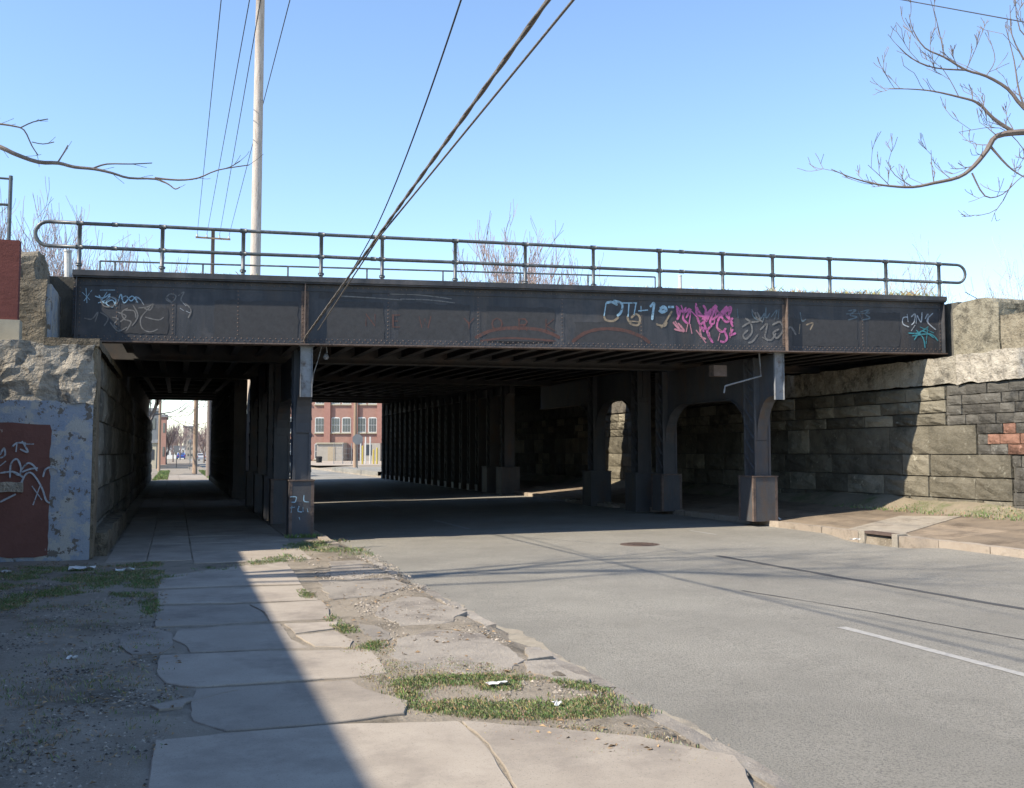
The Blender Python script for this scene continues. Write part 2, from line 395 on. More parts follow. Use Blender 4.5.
patch([(395,680),(440,676),(500,676),(560,680),(610,690),(655,712),(600,717),(520,718),(450,716),(405,705)], 5200, .02, dry=.4, dens=1.9)
patch([(330,640),(420,650),(520,672),(660,712),(560,722),(400,712),(350,665)], 1500, .014, dry=.8, dens=1.4)
patch([(460,725),(640,725),(740,765),(600,765)], 500, .012, dry=.9, dens=2.0)
patch([(285,545),(345,540),(375,556),(330,562),(285,562)], 700, .045)
patch([(0,566),(60,568),(160,562),(162,590),(158,612),(146,618),(140,600),(90,592),(40,600),(0,612)], 4600, .026, dry=.35, dens=1.5)
patch([(300,590),(318,600),(345,625),(385,645),(370,652),(335,628),(305,600)], 500, .028, dry=.35)
patch([(160,575),(285,556),(285,562),(160,580)], 300, .035)
patch([(0,600),(150,600),(180,700),(150,768),(0,768)], 650, .02, dry=.75)
for k in range(900):
    y = R_.uniform(13,20.5); x = R_.uniform(15.0,15.8); blades(m, x, y, .34+max(0,(x-15.1)*.3), .05, .01, DRY if R_.random() < .45 else GR)
for k in range(1400):
    x = R_.uniform(-1.2,-.4) if R_.random() < .5 else R_.uniform(2.0,2.55); y = R_.uniform(62,92); blades(m, x, y, .0, .12, .02, GR)
for k in range(60): blades(m, 2.35+R_.uniform(-.3,.35), 19.62+R_.uniform(-.08,.08), .02, .07, .008, GR)
tag(m.build('grass', 'grass', loc=(0,0,0)), 'patches of short green and dry grass on the dirt and verge', 'grass', kind='stuff')
m = MB()
def peb(x, y, z, s, t):
    vs = [(x+math.cos(a)*s*R_.uniform(.6,1.1), y+math.sin(a)*s*R_.uniform(.6,1.1), z) for a in (0,1.25,2.5,3.75,5.0)]
    m.add(vs+[(x+R_.uniform(-.3,.3)*s, y+R_.uniform(-.3,.3)*s, z+s*R_.uniform(.4,.8))], [(i,(i+1)%5,5) for i in range(5)], (t,t*.97,t*.93))
area = [onz(px,py) for px,py in ((0,575),(160,600),(180,700),(150,790),(-60,790),(-60,600))]
for x, y in scatter(area, 5200, 1.4): peb(x, y, -.004, R_.choice((.005,.007,.010,.016)), R_.choice((.3,.45,.7,1.0,1.4)))
area = [onz(px,py) for px,py in ((300,560),(380,555),(520,650),(760,775),(650,775),(390,640))]
for x, y in scatter(area, 3600, 1.0): peb(x, y, -.002, R_.choice((.006,.009,.013,.02)), R_.choice((.4,.7,.9,1.2,1.5)))
for x, y in scatter([Vector((a,b,0)) for a,b in ((2.9,4),(3.2,4),(3.2,18),(2.9,18))], 420): peb(x, y, rz(x)-.002, R_.choice((.006,.01,.016)), R_.choice((.5,.8,1.1)))
tag(m.build('gravel', 'old_concrete', loc=(0,0,0)), 'loose pebbles and crumbs scattered over the bare dirt', 'gravel', kind='stuff')
pm('dead_leaf', (.20,.13,.07), (.30,.21,.12), 9, bump=0, tint=True)
m = MB()
for pts, n in ((((0,560),(160,560),(190,700),(150,790),(-60,790),(-60,600)),900),(((300,555),(400,560),(540,655),(700,740),(600,770),(420,720),(340,640)),420),(((0,562),(160,562),(160,585),(0,590)),260)):
    for x, y in scatter([onz(px,py) for px,py in pts], n, 1.2):
        a = R_.uniform(0,6.28); l = R_.uniform(.012,.03); w2 = l*R_.uniform(.3,.6); dx, dy = math.cos(a)*l, math.sin(a)*l; ex, ey = -math.sin(a)*w2, math.cos(a)*w2; t = R_.uniform(.4,1.5)
        z = .008+gz(x,y); m.add([(x-dx,y-dy,z),(x+ex,y+ey,z+R_.uniform(0,.015)),(x+dx,y+dy,z+.004),(x-ex,y-ey,z+R_.uniform(0,.012))], [(0,1,2,3)], (t,t,t))
tag(m.build('dead_leaves', 'dead_leaf', loc=(0,0,0)), 'small brown dead leaves and bits of debris on the dirt', 'leaves', kind='stuff')
# bank at the foot of the right wall
m = MB(); yb = axis([(2,62,.5)])
for j, y in enumerate(yb):
    e = nz(0,y,1,.8)*.12; h = .22+nz(3,y,1,.9)*.12
    for x, z in ((15.1+e,.30),(15.4,.38+h*.35),(15.86,.42+h*.9)): m.v.append(Vector((x,y,z+R_.uniform(-.02,.02))))
    if j:
        for i in range(2): k = (j-1)*3+i; m.f.append([k,k+1,k+4,k+3]); m.t.append((1,1,1))
struct(m.build('earth_bank', 'earth', smooth=True))
# ------------------------------------------------------------------ stone walls
def stone_wall(m, plane, c, out, u0, u1, courses, lens, tintf, depth=.25, rough=.035, gap=.012, n=4):
    z = courses[0]
    for z1 in courses[1:]:
        u = u0 - R_.uniform(0,lens[0])
        while u < u1:
            ln = R_.uniform(*lens) if isinstance(lens, tuple) else lens; a = max(u,u0); b = min(u+ln,u1); u += ln
            if b-a < .12: continue
            t = tintf((a+b)/2, (z+z1)/2); push = R_.uniform(0,.035); grid = []
            for j in range(n+1):
                for i in range(n+1):
                    fu = i/n; fz = j/n; uu = a+gap+(b-a-2*gap)*fu; zz = z+gap+(z1-z-2*gap)*fz
                    e = 1 if 0 < i < n and 0 < j < n else 0
                    o = (push + (R_.uniform(-.3,1)*rough+.02 if e else 0))*out
                    if not e: uu += R_.uniform(-.006,.006); zz += R_.uniform(-.006,.006)
                    grid.append((c+o,uu,zz) if plane == 'x' else (uu,c+o,zz))
            fs = []
            for j in range(n):
                for i in range(n):
                    k = j*(n+1)+i; fs.append((k,k+1,k+n+2,k+n+1))
            ring = [i for i in range(n+1)]+[j*(n+1)+n for j in range(1,n+1)]+[n*(n+1)+i for i in range(n-1,-1,-1)]+[j*(n+1) for j in range(n-1,0,-1)]
            k0 = len(grid)
            for q in ring:
                p = list(grid[q]); ax = 0 if plane == 'x' else 1; p[ax] = c-out*.08; grid.append(tuple(p))
            for i in range(len(ring)): fs.append((ring[i], ring[(i+1)%len(ring)], k0+(i+1)%len(ring), k0+i))
            m.add(grid, fs, t)
        z = z1
def rt_tint(lo=.6, hi=1.3):
    def f(u, z):
        t = R_.uniform(lo,hi); return (t*R_.uniform(.95,1.08), t, t*R_.uniform(.85,.98))
    return f
# right abutment
RX = 15.8
ra = empty('stone_abutment', (RX+1,30,0), 'tall right abutment of sooty stone blocks under a rough concrete cap', 'abutment')
m = MB(); m.box((RX+.06,2,-.2),(RX+2.5,61.4,3.1)); m.box((RX+.62,17.75,3.1),(RX+2.4,61.3,4.98)); m.build('core', 'mortar', ra)
m = MB()
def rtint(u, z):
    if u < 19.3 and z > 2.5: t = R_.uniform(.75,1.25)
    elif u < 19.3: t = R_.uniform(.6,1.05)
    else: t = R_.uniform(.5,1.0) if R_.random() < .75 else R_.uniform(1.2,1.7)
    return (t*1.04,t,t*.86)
stone_wall(m, 'x', RX, -1, 15.75, 61.3, [.1,.66,1.12,1.6], (.8,1.5), rtint)
stone_wall(m, 'x', RX, -1, 16.65, 61.3, [1.6,2.23], (.9,1.7), rtint)
stone_wall(m, 'x', RX, -1, 17.5, 61.3, [2.23,2.50,2.78,3.08], (.5,1.0), rtint)
fx = m.build('stone_facing', 'stone', ra); fixn(fx)
m = MB()
def dk(u, z):
    if 1.6 < z < 2.25 and u < 16.35-(2.2-z)*.0 and R_.random() < (.9 if z < 2.0 else .55): q_ = R_.uniform(.5,.95); return (1.75*q_,1.0*q_,.8*q_)
    t = R_.uniform(.36,.66); return (t,t,t*.98)
stone_wall(m, 'x', RX, -1, 12.0, 16.63, [1.6,1.81,2.02,2.23], (.3,.5), dk, rough=.006, gap=.008, n=3)
stone_wall(m, 'x', RX, -1, 12.0, 17.48, [2.23,2.44,2.65,2.86,3.08], (.38,.6), dk, rough=.006, gap=.008, n=3)
stone_wall(m, 'x', RX, -1, 12.0, 15.73, [.1,.35,.6,.85,1.1,1.35,1.58], (.38,.6), dk, rough=.006, gap=.008, n=3)
fx = m.build('dark_brick_facing', 'stone', ra); fixn(fx); fx['label'] = 'dark small block facing with a few orange painted blocks'
def lump(m, x0, x1, y0, y1, z0, z1, st=.16, amp=.035, tint=(1,1,1), roundz=0.):
    # weathered block with an uneven skin
    nx = max(2,int((x1-x0)/st)); ny = max(2,int((y1-y0)/st)); nzz = max(2,int((z1-z0)/st)); idx = {}
    vs = []; fs = []
    def V(i,j,k):
        if (i,j,k) in idx: return idx[(i,j,k)]
        x = x0+(x1-x0)*i/nx; y = y0+(y1-y0)*j/ny; z = z0+(z1-z0)*k/nzz
        d = Vector((nz(x,y,z,2.6)+.5*nz(x+9,y,z,7), nz(x,y+7,z,2.6)+.5*nz(x,y+3,z,7), nz(x,y,z+5,2.6)+.5*nz(x,y,z+8,7)))*amp
        if roundz and k == nzz:
            e = min(j, ny-j)/ny*2; z -= roundz*(1-min(1,e*2.2))**2
        idx[(i,j,k)] = len(vs); vs.append((x+d.x,y+d.y,z+d.z)); return idx[(i,j,k)]
    for j in range(ny):
        for k in range(nzz): fs += [(V(0,j,k),V(0,j,k+1),V(0,j+1,k+1),V(0,j+1,k)), (V(nx,j,k),V(nx,j+1,k),V(nx,j+1,k+1),V(nx,j,k+1))]
    for i in range(nx):
        for k in range(nzz): fs += [(V(i,0,k),V(i+1,0,k),V(i+1,0,k+1),V(i,0,k+1)), (V(i,ny,k),V(i,ny,k+1),V(i+1,ny,k+1),V(i+1,ny,k))]
        for j in range(ny): fs += [(V(i,j,nzz),V(i+1,j,nzz),V(i+1,j+1,nzz),V(i,j+1,nzz))]
    m.add(vs, fs, tint)
m = MB(); lump(m, RX-.07, RX+.5, 2, 17.1, 3.10, 3.72, .12, .05); lump(m, RX-.05, RX+.5, 17.12, 24, 3.12, 3.70, .14, .04, (.8,.8,.78)); m.box((RX-.02,24.05,3.12),(RX+.5,61.3,3.62),(.35,.35,.35))
m.build('concrete_cap', 'rough_concrete', ra)
rp = MB(); lump(rp, RX+.12, RX+1.3, 16.1, 17.36, 3.70, 4.86, .14, .02, (.62,.62,.56), roundz=.25)
lump(rp, RX+.15, RX+1.2, 12, 16.08, 3.70, 4.44, .2, .02, (.62,.60,.53))
tag(rp.build('concrete_parapet', 'rough_concrete'), 'stepped grey concrete parapet on the right abutment beside the girder end', 'parapet')
# right embankment and left embankment
def embank(name, x0, x1, y0, y1, z):
    m = MB(); nx = 14; ny = 24
    for j in range(ny+1):
        for i in range(nx+1):
            x = x0+(x1-x0)*(i/nx)**1.5 if x1 > x0 else x0+(x1-x0)*(i/nx)**1.5; y = y0+(y1-y0)*j/ny
            e = 1 if j in (0,ny) or i == nx else 0
            m.v.append(Vector((x,y,-.3 if e else z+nz(x,y,0,.4)*.18)))
    for j in range(ny):
        for i in range(nx): k = j*(nx+1)+i; m.f.append([k,k+1,k+nx+2,k+nx+1]); m.t.append((1,1,1))
    o = m.build(name, 'earth', smooth=True); fixn(o); return struct(o)
embank('embankment', RX+1.1, 70, 8, 62, 4.45); embank('embankment', -2.6, -60, 17.4, 61, 4.3)
# left abutment
LX = -1.2; FY = 16.85
la = empty('stone_abutment', (-3,30,0), 'left abutment with peeling blue and brown painted front under crumbling concrete', 'abutment')
m = MB(); m.box((-9,FY+.12,-.2),(LX-.14,61.3,3.3)); m.build('core', 'mortar', la)
m = MB()
stone_wall(m, 'x', LX-.1, 1, FY+.75, 61.2, [.0,.42,1.0,1.6,2.2,2.8,3.36], (.9,1.6), lambda u,z: (lambda t:(t,t,t*.95))(R_.uniform(.6,1.3)), rough=.03)
fx = m.build('stone_facing', 'stone', la); fixn(fx)
m = MB(); lump(m, LX-.35, LX+.02, FY+.05, FY+.73, 0, 3.34, .2, .012, (.55,.50,.42)); lump(m, LX-.1, LX+.2, FY+.45, 24, -.05, .36, .2, .04, (.42,.39,.34)); m.build('corner_quoin', 'rough_concrete', la)
m = MB(); lump(m, -9, LX-.03, FY-.03, FY+.7, 2.42, 3.34, .1, .075, (.85,.85,.85)); lump(m, -1.95, LX+.04, FY-.02, 24, 3.30, 3.42, .2, .015, (.42,.38,.32)); m.build('concrete_cap', 'rough_concrete', la)
m = MB()
nx, nzn = 60, 26
for k in range(nzn+1):
    for i in range(nx+1):
        x = -9+(LX-.02+9)*i/nx; z = -.1+2.54*k/nzn
        m.v.append(Vector((x, FY-.02+nz(x,0,z,3)*.009+nz(x,4,z,9)*.006, z)))
for k in range(nzn):
    for i in range(nx): q = k*(nx+1)+i; m.f.append([q,q+1,q+nx+2,q+nx+1]); m.t.append((1,1,1))
m.build('blue_painted_face', 'blue_paint', la)
def ony(px, py, Y):
    r = ray(px, py); return EYE + r*(Y/r.y)
b0, b1 = ony(51,424,FY-.06), ony(49,556,FY-.06)
m = MB(); nx, nzn = 40, 20
for k in range(nzn+1):
    for i in range(nx+1):
        f = k/nzn; x = -9+(b0.x+9+R_.uniform(-.015,.015)*(i == nx))*i/nx; z = b1.z+(b0.z-b1.z)*f + (R_.uniform(-.02,.03) if k == 0 or (k == nzn) else 0)
        m.v.append(Vector((x, FY-.024+nz(x,0,z,3)*.009+nz(x,4,z,9)*.006-.012, z)))
for k in range(nzn):
    for i in range(nx): q = k*(nx+1)+i; m.f.append([q,q+1,q+nx+2,q+nx+1]); m.t.append((1,1,1))
m.build('brown_painted_panel', 'brown_paint', la)
m = MB(); p = ony(9,487,FY-.08)
lump(m, p.x-.28, p.x+.18, FY-.10, FY+.02, p.z-.07, p.z+.07, .05, .02, (.8,.8,.8)); m.build('broken_patch', 'rough_concrete', la)
# ribbons of paint on a plane
def smoothp(pts, k=5):
    out = []; n = len(pts)
    for i in range(n-1):
        a = pts[max(i-1,0)]; b = pts[i]; c = pts[i+1]; d = pts[min(i+2,n-1)]
        for s in range(k):
            t = s/k
            out.append(tuple(.5*((2*b[q])+(-a[q]+c[q])*t+(2*a[q]-5*b[q]+4*c[q]-d[q])*t*t+(-a[q]+3*b[q]-3*c[q]+d[q])*t**3) for q in (0,1)))
    out.append(pts[-1]); return out
RC = [0]
def strokes(name, mat, parent, lst, proj, nrm, wd=.03, smooth=True, jit=.12):
    m = MB()
    for pts in lst:
        w0 = wd
        if isinstance(pts[0], (int,float)): w0 = pts[0]; pts = pts[1:]
        RC[0] += 1; off = nrm*(.0005*(RC[0]%9))
        q = [proj(*p)+off for p in (smoothp(pts) if smooth and len(pts) > 2 else pts)]
        n = len(q); vs = []
        for i, p in enumerate(q):
            d = (q[min(i+1,n-1)]-q[max(i-1,0)]).normalized(); s = d.cross(nrm).normalized()
            ww = w0*.5*(1+R_.uniform(-jit,jit))*(.55 if i in (0,n-1) else 1)
            vs += [p-s*ww, p+s*ww]
        m.add(vs, [(2*i,2*i+1,2*i+3,2*i+2) for i in range(n-1)])
    return m.build(name, mat, parent)
fp = lambda px, py: ony(px, py, FY-.082)
strokes('graffiti', 'spray_white', la, [
  [(12,447),(17,443),(26,443)],[(17,443),(16,452)],[(22,441),(28,452),(20,449)],[(24,444),(34,444)],
  [(0,455),(4,448),(5,455),(0,458)],
  [(0,466),(6,461)],[(10,478),(11,464),(17,459),(21,468),(19,475),(12,471)],[(0,473),(14,472),(24,478)],
  [(21,470),(28,463),(34,466),(37,471)],[(22,472),(30,469),(38,468)],[(20,486),(26,474),(33,474),(42,488),(46,500),(50,503)],
  [(32,486),(42,500)],[(40,486),(33,505)],[(43,477),(46,469),(54,467),(60,472)],[(0,502),(8,498),(16,494)]], fp, Vector((0,-1,0)), .026)
# pedestal at girder end, brick parapet, fence
pd = MB(); lump(pd, -3.2, -2.12, 18.3, 20.4, 3.3, 4.55, .2, .05, (.48,.46,.42)); lump(pd, -3.0, -2.3, 18.5, 20.2, 4.4, 5.15, .18, .09, (.5,.48,.44), roundz=.3)
po = tag(pd.build('stone_pedestal', 'rough_concrete'), 'rough rounded stone pedestal at the left end of the girder', 'pedestal')
m = MB(); lump(m, -2.14, -2.06, 18.5, 20.2, 3.42, 4.5, .14, .015); m.build('blue_painted_side', 'blue_paint', po)
m = MB(); m.box((-3.2,24.5,3.2),(-1.45,61,5.0)); m.box((-2.3,20.1,3.6),(-1.62,24,4.9)); m.build('backwall', 'mortar', la)
e_ = ony(17,320,FY+.3)
bp = empty('brick_parapet', (-4,FY+.3,3.4), 'dark red brick parapet on a cream ledge at the left edge', 'parapet')
tl_ = ony(17,240,FY+.3)
m = MB(); m.box((-8,FY+.32,e_.z),(e_.x,FY+.5,tl_.z)); m.build('brickwork', 'dark_brick', bp)
m = MB(); lw = ony(19,346,FY+.28); m.box((-8,FY+.25,lw.z),(lw.x,FY+.55,e_.z-.003)); m.build('ledge', 'cream', bp)
cf = empty('chain_link_fence', (-4,FY+.42,tl_.z), 'galvanised chain link fence on top of the brick parapet at the left edge', 'fence')
tp = ony(13,176,FY+.42); zf = tl_.z+.002
for k in range(3):
    m = MB(); x = tp.x-.03-k*1.6; m.tube([(x,FY+.42,zf),(x,FY+.42,tp.z)], .03, 8); m.build('post', 'rail_paint', cf)
m = MB(); m.tube([(tp.x-5,FY+.42,tp.z-.05),(tp.x,FY+.42,tp.z-.05)], .018, 6); z2 = ony(10,205,FY+.42).z; m.tube([(tp.x-5,FY+.42,z2),(tp.x-.03,FY+.42,z2)], .022, 6); m.build('rail', 'rail_paint', cf)
m = MB()
for k in range(40):
    x = tp.x-.03-k*.11
    for s in (-1,1):
        x2 = x-(z2-zf) if s < 0 else x; x1 = x if s < 0 else x-(z2-zf)
        if min(x1,x2) > tp.x-5: m.tube([(x1,FY+.42,zf),(x2,FY+.42,z2)], .004, 3, cap=False)
m.build('mesh_wire', 'grey_metal', cf)
# low building on the left, outside the view, whose shadow lies on the walk
lb = empty('brick_building', (-5.5,8,0), 'low brick building along the left of the walk casting its shadow', 'building')
m = MB(); m.box((-8,-6,-.2),(-3.0,15.0,3.72)); m.build('wall', 'dark_brick', lb)
m = MB(); m.box((-8,15.003,-.2),(-2.95,16.55,3.9)); m.build('added_shade_block', 'dark_brick', lb)  # unseen end block, added to shade the walk and abutment foot
m = MB(); m.box((-8.1,-6.1,3.722),(-2.95,15.0,3.80)); m.build('coping', 'cream', lb)
for y in (-3,1,5,9): m = MB(); m.box((-2.998,y,1.0),(-2.96,y+1.3,2.6)); m.build('window', 'glass', lb)
# ------------------------------------------------------------------ bridges
ZB = lambda x: 3.71+.010*(x-2.35); ZT = lambda x: 4.86+.009*(x-2.35)
pA = ong(74,300); pB = ong(943,330); XA, XB = pA.x, pB.x
def gp(x, off, z): p = Vector((x,gy(x),z)); return p+GN*off
def gbar(m, x0, x1, o0, o1, zf0, zf1, tint=(1,1,1)):
    m.hexa([gp(x0,o0,zf0(x0)),gp(x1,o0,zf0(x1)),gp(x1,o1,zf0(x1)),gp(x0,o1,zf0(x0))], [gp(x0,o0,zf1(x0)),gp(x1,o0,zf1(x1)),gp(x1,o1,zf1(x1)),gp(x0,o1,zf1(x0))], tint)
b1 = empty('girder_bridge', (7,22,3.7), 'nearest black riveted plate girder railway bridge with graffiti along its street face', 'bridge', 'railway bridges over the street')
m = MB(); gbar(m, XA, XB, 0, -.03, ZB, ZT); web = m.build('web_plate', 'steel', b1); fixn(web)
m = MB(); gbar(m, XA-.02, XB+.02, .11, -.14, lambda x: ZT(x)+.002, lambda x: ZT(x)+.03); gbar(m, XA, XB, .015, .001, lambda x: ZT(x)-.13, lambda x: ZT(x))
gbar(m, XA-.02, XB+.02, .14, -.3, lambda x: ZT(x)+.032, lambda x: ZT(x)+.13); o = m.build('top_flange', 'steel', b1); fixn(o)
m = MB(); gbar(m, XA, XB, .14, -.14, lambda x: ZB(x)-.028, lambda x: ZB(x)-.002); o = m.build('bottom_flange', 'rusty_edge', b1); fixn(o)
m = MB(); gbar(m, XA, XB, .006, .001, lambda x: ZB(x), lambda x: ZB(x)+.12)
o = m.build('bottom_angle', 'steel', b1); fixn(o)
def rivet(m, p, n, s=.014, h=.009):
    a = n.cross(Vector((0,0,1))).normalized(); b = a.cross(n)
    c = [p+(a*math.cos(t)+b*math.sin(t))*s for t in (0,1.05,2.1,3.14,4.19,5.24)]
    m.add(c+[p+n*h], [(i,(i+1)%6,6) for i in range(6)])
rm = MB(); x = XA+.06
while x < XB-.05:
    rivet(rm, gp(x,.007,ZB(x)+.045), GN); rivet(rm, gp(x+.05,.007,ZB(x)+.092), GN); rivet(rm, gp(x,.016,ZT(x)-.05), GN); x += .105
stf = []
for px in (117,173,238,388,478,562,641,700,862):
    x = ong(px,310).x; z = ZB(x)+.16
    mm = MB(); gbar(mm, x-.05, x+.05, .005, .001, lambda q: ZB(q)+.123, lambda q: ZT(q)-.133); o = mm.build('splice_plate', 'steel', b1); fixn(o)
    while z < ZT(x)-.15: rivet(rm, gp(x,.006,z), GN); z += .075
for px in (77,305,785,941):
    x = ong(px,310).x; mm = MB()
    gbar(mm, x-.07, x+.07, .012, .001, lambda q: ZB(q)+.123, lambda q: ZT(q)-.133); gbar(mm, x-.012, x+.006, .12, .0125, lambda q: ZB(q)+.0, lambda q: ZT(q)-.0)
    o = mm.build('stiffener', 'rusty_edge' if px in (305,785) else 'steel', b1); fixn(o); z = ZB(x)+.1
    while z < ZT(x)-.05: rivet(rm, gp(x+.045,.013,z), GN); rivet(rm, gp(x-.045,.013,z), GN); z += .08
tag(rm.build('rivets', 'rusty_edge', b1), kind='stuff')
# lettering and paint on the face
gproj = lambda px, py: ong(px, py, .0068)
def st(name, mat, lst, wd=.03, smooth=True, lab=None):
    L_ = [(l[0],l[1:]) if isinstance(l[0],(int,float)) else (wd,l) for l in lst]; grp = list(range(len(L_)))
    bb = [(min(p[0] for p in l)-3,max(p[0] for p in l)+3,min(p[1] for p in l)-3,max(p[1] for p in l)+3) for _, l in L_]
    for a in range(len(L_)):
        for b in range(a):
            A, B = bb[a], bb[b]
            if A[0] < B[1] and B[0] < A[1] and A[2] < B[3] and B[2] < A[3]: ga, gb = grp[a], grp[b]; grp = [gb if q == ga else q for q in grp]
    for gk in sorted(set(grp)):
        o = strokes(name, mat, b1, [[w]+list(l) for (w,l), q in zip(L_,grp) if q == gk], gproj, GN, wd, smooth)
        if lab: o['label'] = lab
def let(x, y0, y1, segs): return [[(x+a, y0+(y1-y0)*b) for a, b in s] for s in segs]
NY = (let(366,314,326,[[(0,1),(0,0),(9,1),(9,0)]]) + let(393,315,327,[[(7,0),(0,0),(0,1),(7,1)],[(0,.5),(5,.5)]]) + let(419,316,328,[[(0,0),(3,1),(6,.2),(9,1),(12,0)]])
   + let(464,318,329,[[(0,0),(5,.5),(5,1)],[(10,0),(5,.5)]]) + let(492,318,330,[[(5,0),(1,.2),(0,.5),(1,.8),(5,1),(9,.8),(10,.5),(9,.2),(5,0)]])
   + let(519,319,331,[[(0,1),(0,0),(6,0),(8,.25),(6,.5),(0,.5)],[(4,.5),(8,1)]]) + let(546,319,331,[[(0,0),(0,1)],[(8,0),(0,.55),(9,1)]]))
for seg in ((0,1),(1,3),(3,4),(4,6),(6,7),(7,9),(9,11)):
    st('letter', 'spray_rust', NY[seg[0]:seg[1]], .034, False)
st('rust_arc', 'spray_rust', [[.07,(475,338),(490,331),(510,328),(535,329),(550,333),(560,338)],[.07,(572,342),(585,333),(602,329),(622,330),(640,336),(650,343)],[.04,(480,341),(510,338),(556,341)]])
def ppatch(x0,x1,y0,y1,y2,y3):
    # rolled-over rectangle of faded paint with a ragged edge
    P = [(x0,y0),(x1,y1),(x1,y3),(x0,y2)]; Q = []
    for i in range(4):
        a, b = P[i], P[(i+1)%4]; n = 14 if i%2 == 0 else 6
        for k in range(n): t = k/n; Q.append((a[0]+(b[0]-a[0])*t+R_.uniform(-1.2,1.2), a[1]+(b[1]-a[1])*t+R_.uniform(-1.1,1.1)))
    RC[0] += 1; m = MB(); m.add([ong(px,py,.0056+.0002*(RC[0]%5)) for px,py in Q], [tuple(range(len(Q)))[::-1]]); m.build('painted_over_patch', 'faded', b1)
for a in ((327,384,300,302,340,341),(398,470,302,305,342,343),(487,554,306,308,343,344),(214,298,300,302,337,339),(120,168,308,308,333,334),(575,638,322,323,346,346),(320,372,292,293,298,299),(792,858,318,320,346,347),(868,900,312,313,347,347)): ppatch(*a)
for l in ([(390,294),(420,295),(452,299)],[(400,299),(430,300),(455,303)],[(340,296),(375,298),(402,300)]): st('scuff_mark', 'spray_grey', [[.022]+l], .02)
st('graffiti', 'spray_blue', [[(82,292),(90,300)],[(92,290),(84,301)],[(86,288),(87,303)],[(100,290),(115,290)],[(107,292),(100,303)],[(118,302),(121,294),(124,303),(132,296),(138,303)],[(99,295),(104,303),(112,300),(116,306)],[(95,296),(103,298),(110,294),(106,300),(98,303)],[(108,296),(116,300),(112,307),(106,303),(110,298)],[(121,299),(126,296),(131,301),(136,297),(141,300)]], .02, lab='pale blue scribbled tag')
st('graffiti', 'spray_grey', [[(100,298),(104,306),(113,306),(118,301),(112,297),(105,301)],[(84,318),(92,319),(98,312),(95,322)],[(112,317),(118,319),(114,325),(122,331)],
   [(128,308),(122,312),(124,319),(131,322),(126,331)],[(124,310),(134,311),(136,318)],[(138,308),(147,307),(153,304),(150,310),(144,308)],[(150,307),(141,318),(142,328),(150,332),(158,329)],[(145,317),(158,320),(164,317)],[(100,312),(108,318),(104,326)],[(110,322),(118,331),(127,327)],[(133,305),(138,316),(132,326)],[(117,312),(126,316),(120,322)],
   [(166,297),(172,302),(176,296),(170,294),(166,299),(172,303)],[(178,296),(184,292),(181,300),(187,306)],[(185,303),(191,310),(188,318)]], .022, lab='grey scribbled tag')
st('graffiti', 'spray_white', [[.014,(183,303),(186,306)],[.014,(180,308),(184,311)],[.014,(186,311),(190,313)],[.012,(136,303),(138,297),(144,305)]], .02, lab='small white paint dabs')
st('graffiti', 'spray_blue', [[.05,(606,303),(604,316)],[.05,(606,303),(612,302),(617,305),(614,301),(622,304),(621,312),(617,316)],[.04,(620,303),(637,303)],[.05,(629,303),(628,317)],[.05,(636,303),(634,315)],
   [.04,(638,311),(648,310)],[.04,(641,306),(641,312)],[.05,(650,307),(654,303),(653,312),(652,320)],[.07,(660,309),(664,307),(666,310),(662,312),(659,310)],[.09,(668,307),(674,307)]], .05, lab='pale blue block letters')
st('graffiti', 'spray_tan', [[(604,316),(606,320),(613,321),(619,317)],[(627,316),(630,323),(638,325),(640,318),(636,314),(631,318)],[(672,311),(666,321),(661,328)],[(656,324),(664,326),(667,322)],[(630,321),(640,322)]], .045, lab='tan lower half of the letters')
st('graffiti', 'spray_pink', [[(679,317),(677,309),(684,312),(690,309),(686,318)],[(681,305),(684,313)],[(696,303),(697,314),(706,318),(700,326),(706,329)],[(691,309),(689,324)],[(696,306),(703,316),(712,309),(706,322)],
   [(712,309),(716,306),(710,322),(714,324)],[(717,306),(714,324)],[(724,311),(719,318),(717,327),(722,332),(726,328)],[(730,307),(724,312),(733,323)],[(720,318),(731,307),(728,318)],[(730,306),(729,317),(733,327)],[(697,317),(700,325),(704,332)],
   [(712,325),(707,332),(713,343)],[(724,330),(727,338),(724,342),(720,341)],[(733,329),(730,335),(736,333)],[(676,306),(680,312),(677,320)],[(686,307),(683,318),(688,324)],[(703,305),(706,311),(702,320)],[(709,312),(704,322),(708,333)],[(727,306),(721,314),(726,322),(733,318)],[(690,310),(698,318)],[(715,309),(719,314),(712,320)]], .048, lab='magenta wild style letters')
st('graffiti', 'spray_rose', [[(673,322),(678,328),(684,332)],[(675,321),(680,329)],[(678,323),(684,331),(674,329)],[(690,324),(692,334)],[(700,325),(701,336),(706,339)],[(696,330),(706,343)],[(716,327),(722,331)],[(731,327),(730,338)],[(688,323),(686,332)],[(709,332),(711,342)],[(720,333),(718,341)]], .042, lab='rose lower strokes')
st('graffiti', 'spray_grey', [[(742,327),(750,323),(752,332),(746,339),(743,335),(748,330)],[(755,312),(757,318),(763,322)],[(760,330),(767,324),(765,337),(771,340),(776,333)],[(762,337),(768,341)],[(772,325),(780,322),(783,330),(777,338),(773,333),(779,329)],[(752,310),(756,316)],[(784,338),(790,327),(796,335)],[(745,318),(752,322),(760,320),(757,312)],[(758,334),(753,341),(748,343)]], .04, lab='grey curled tag')
st('graffiti', 'spray_dim', [[(752,309),(753,316),(759,320),(765,313),(762,323)],[(766,307),(766,318),(770,313)],[(771,317),(777,310),(774,320)],[(779,309),(778,319)],[(789,314),(788,322)],[(800,312),(802,321),(806,319)],[(738,318),(737,308)]], .028, lab='dim pale upper strokes')
st('graffiti', 'spray_tan', [[(806,325),(813,323),(810,330)],[(800,324),(799,334)]], .03, lab='small tan mark')
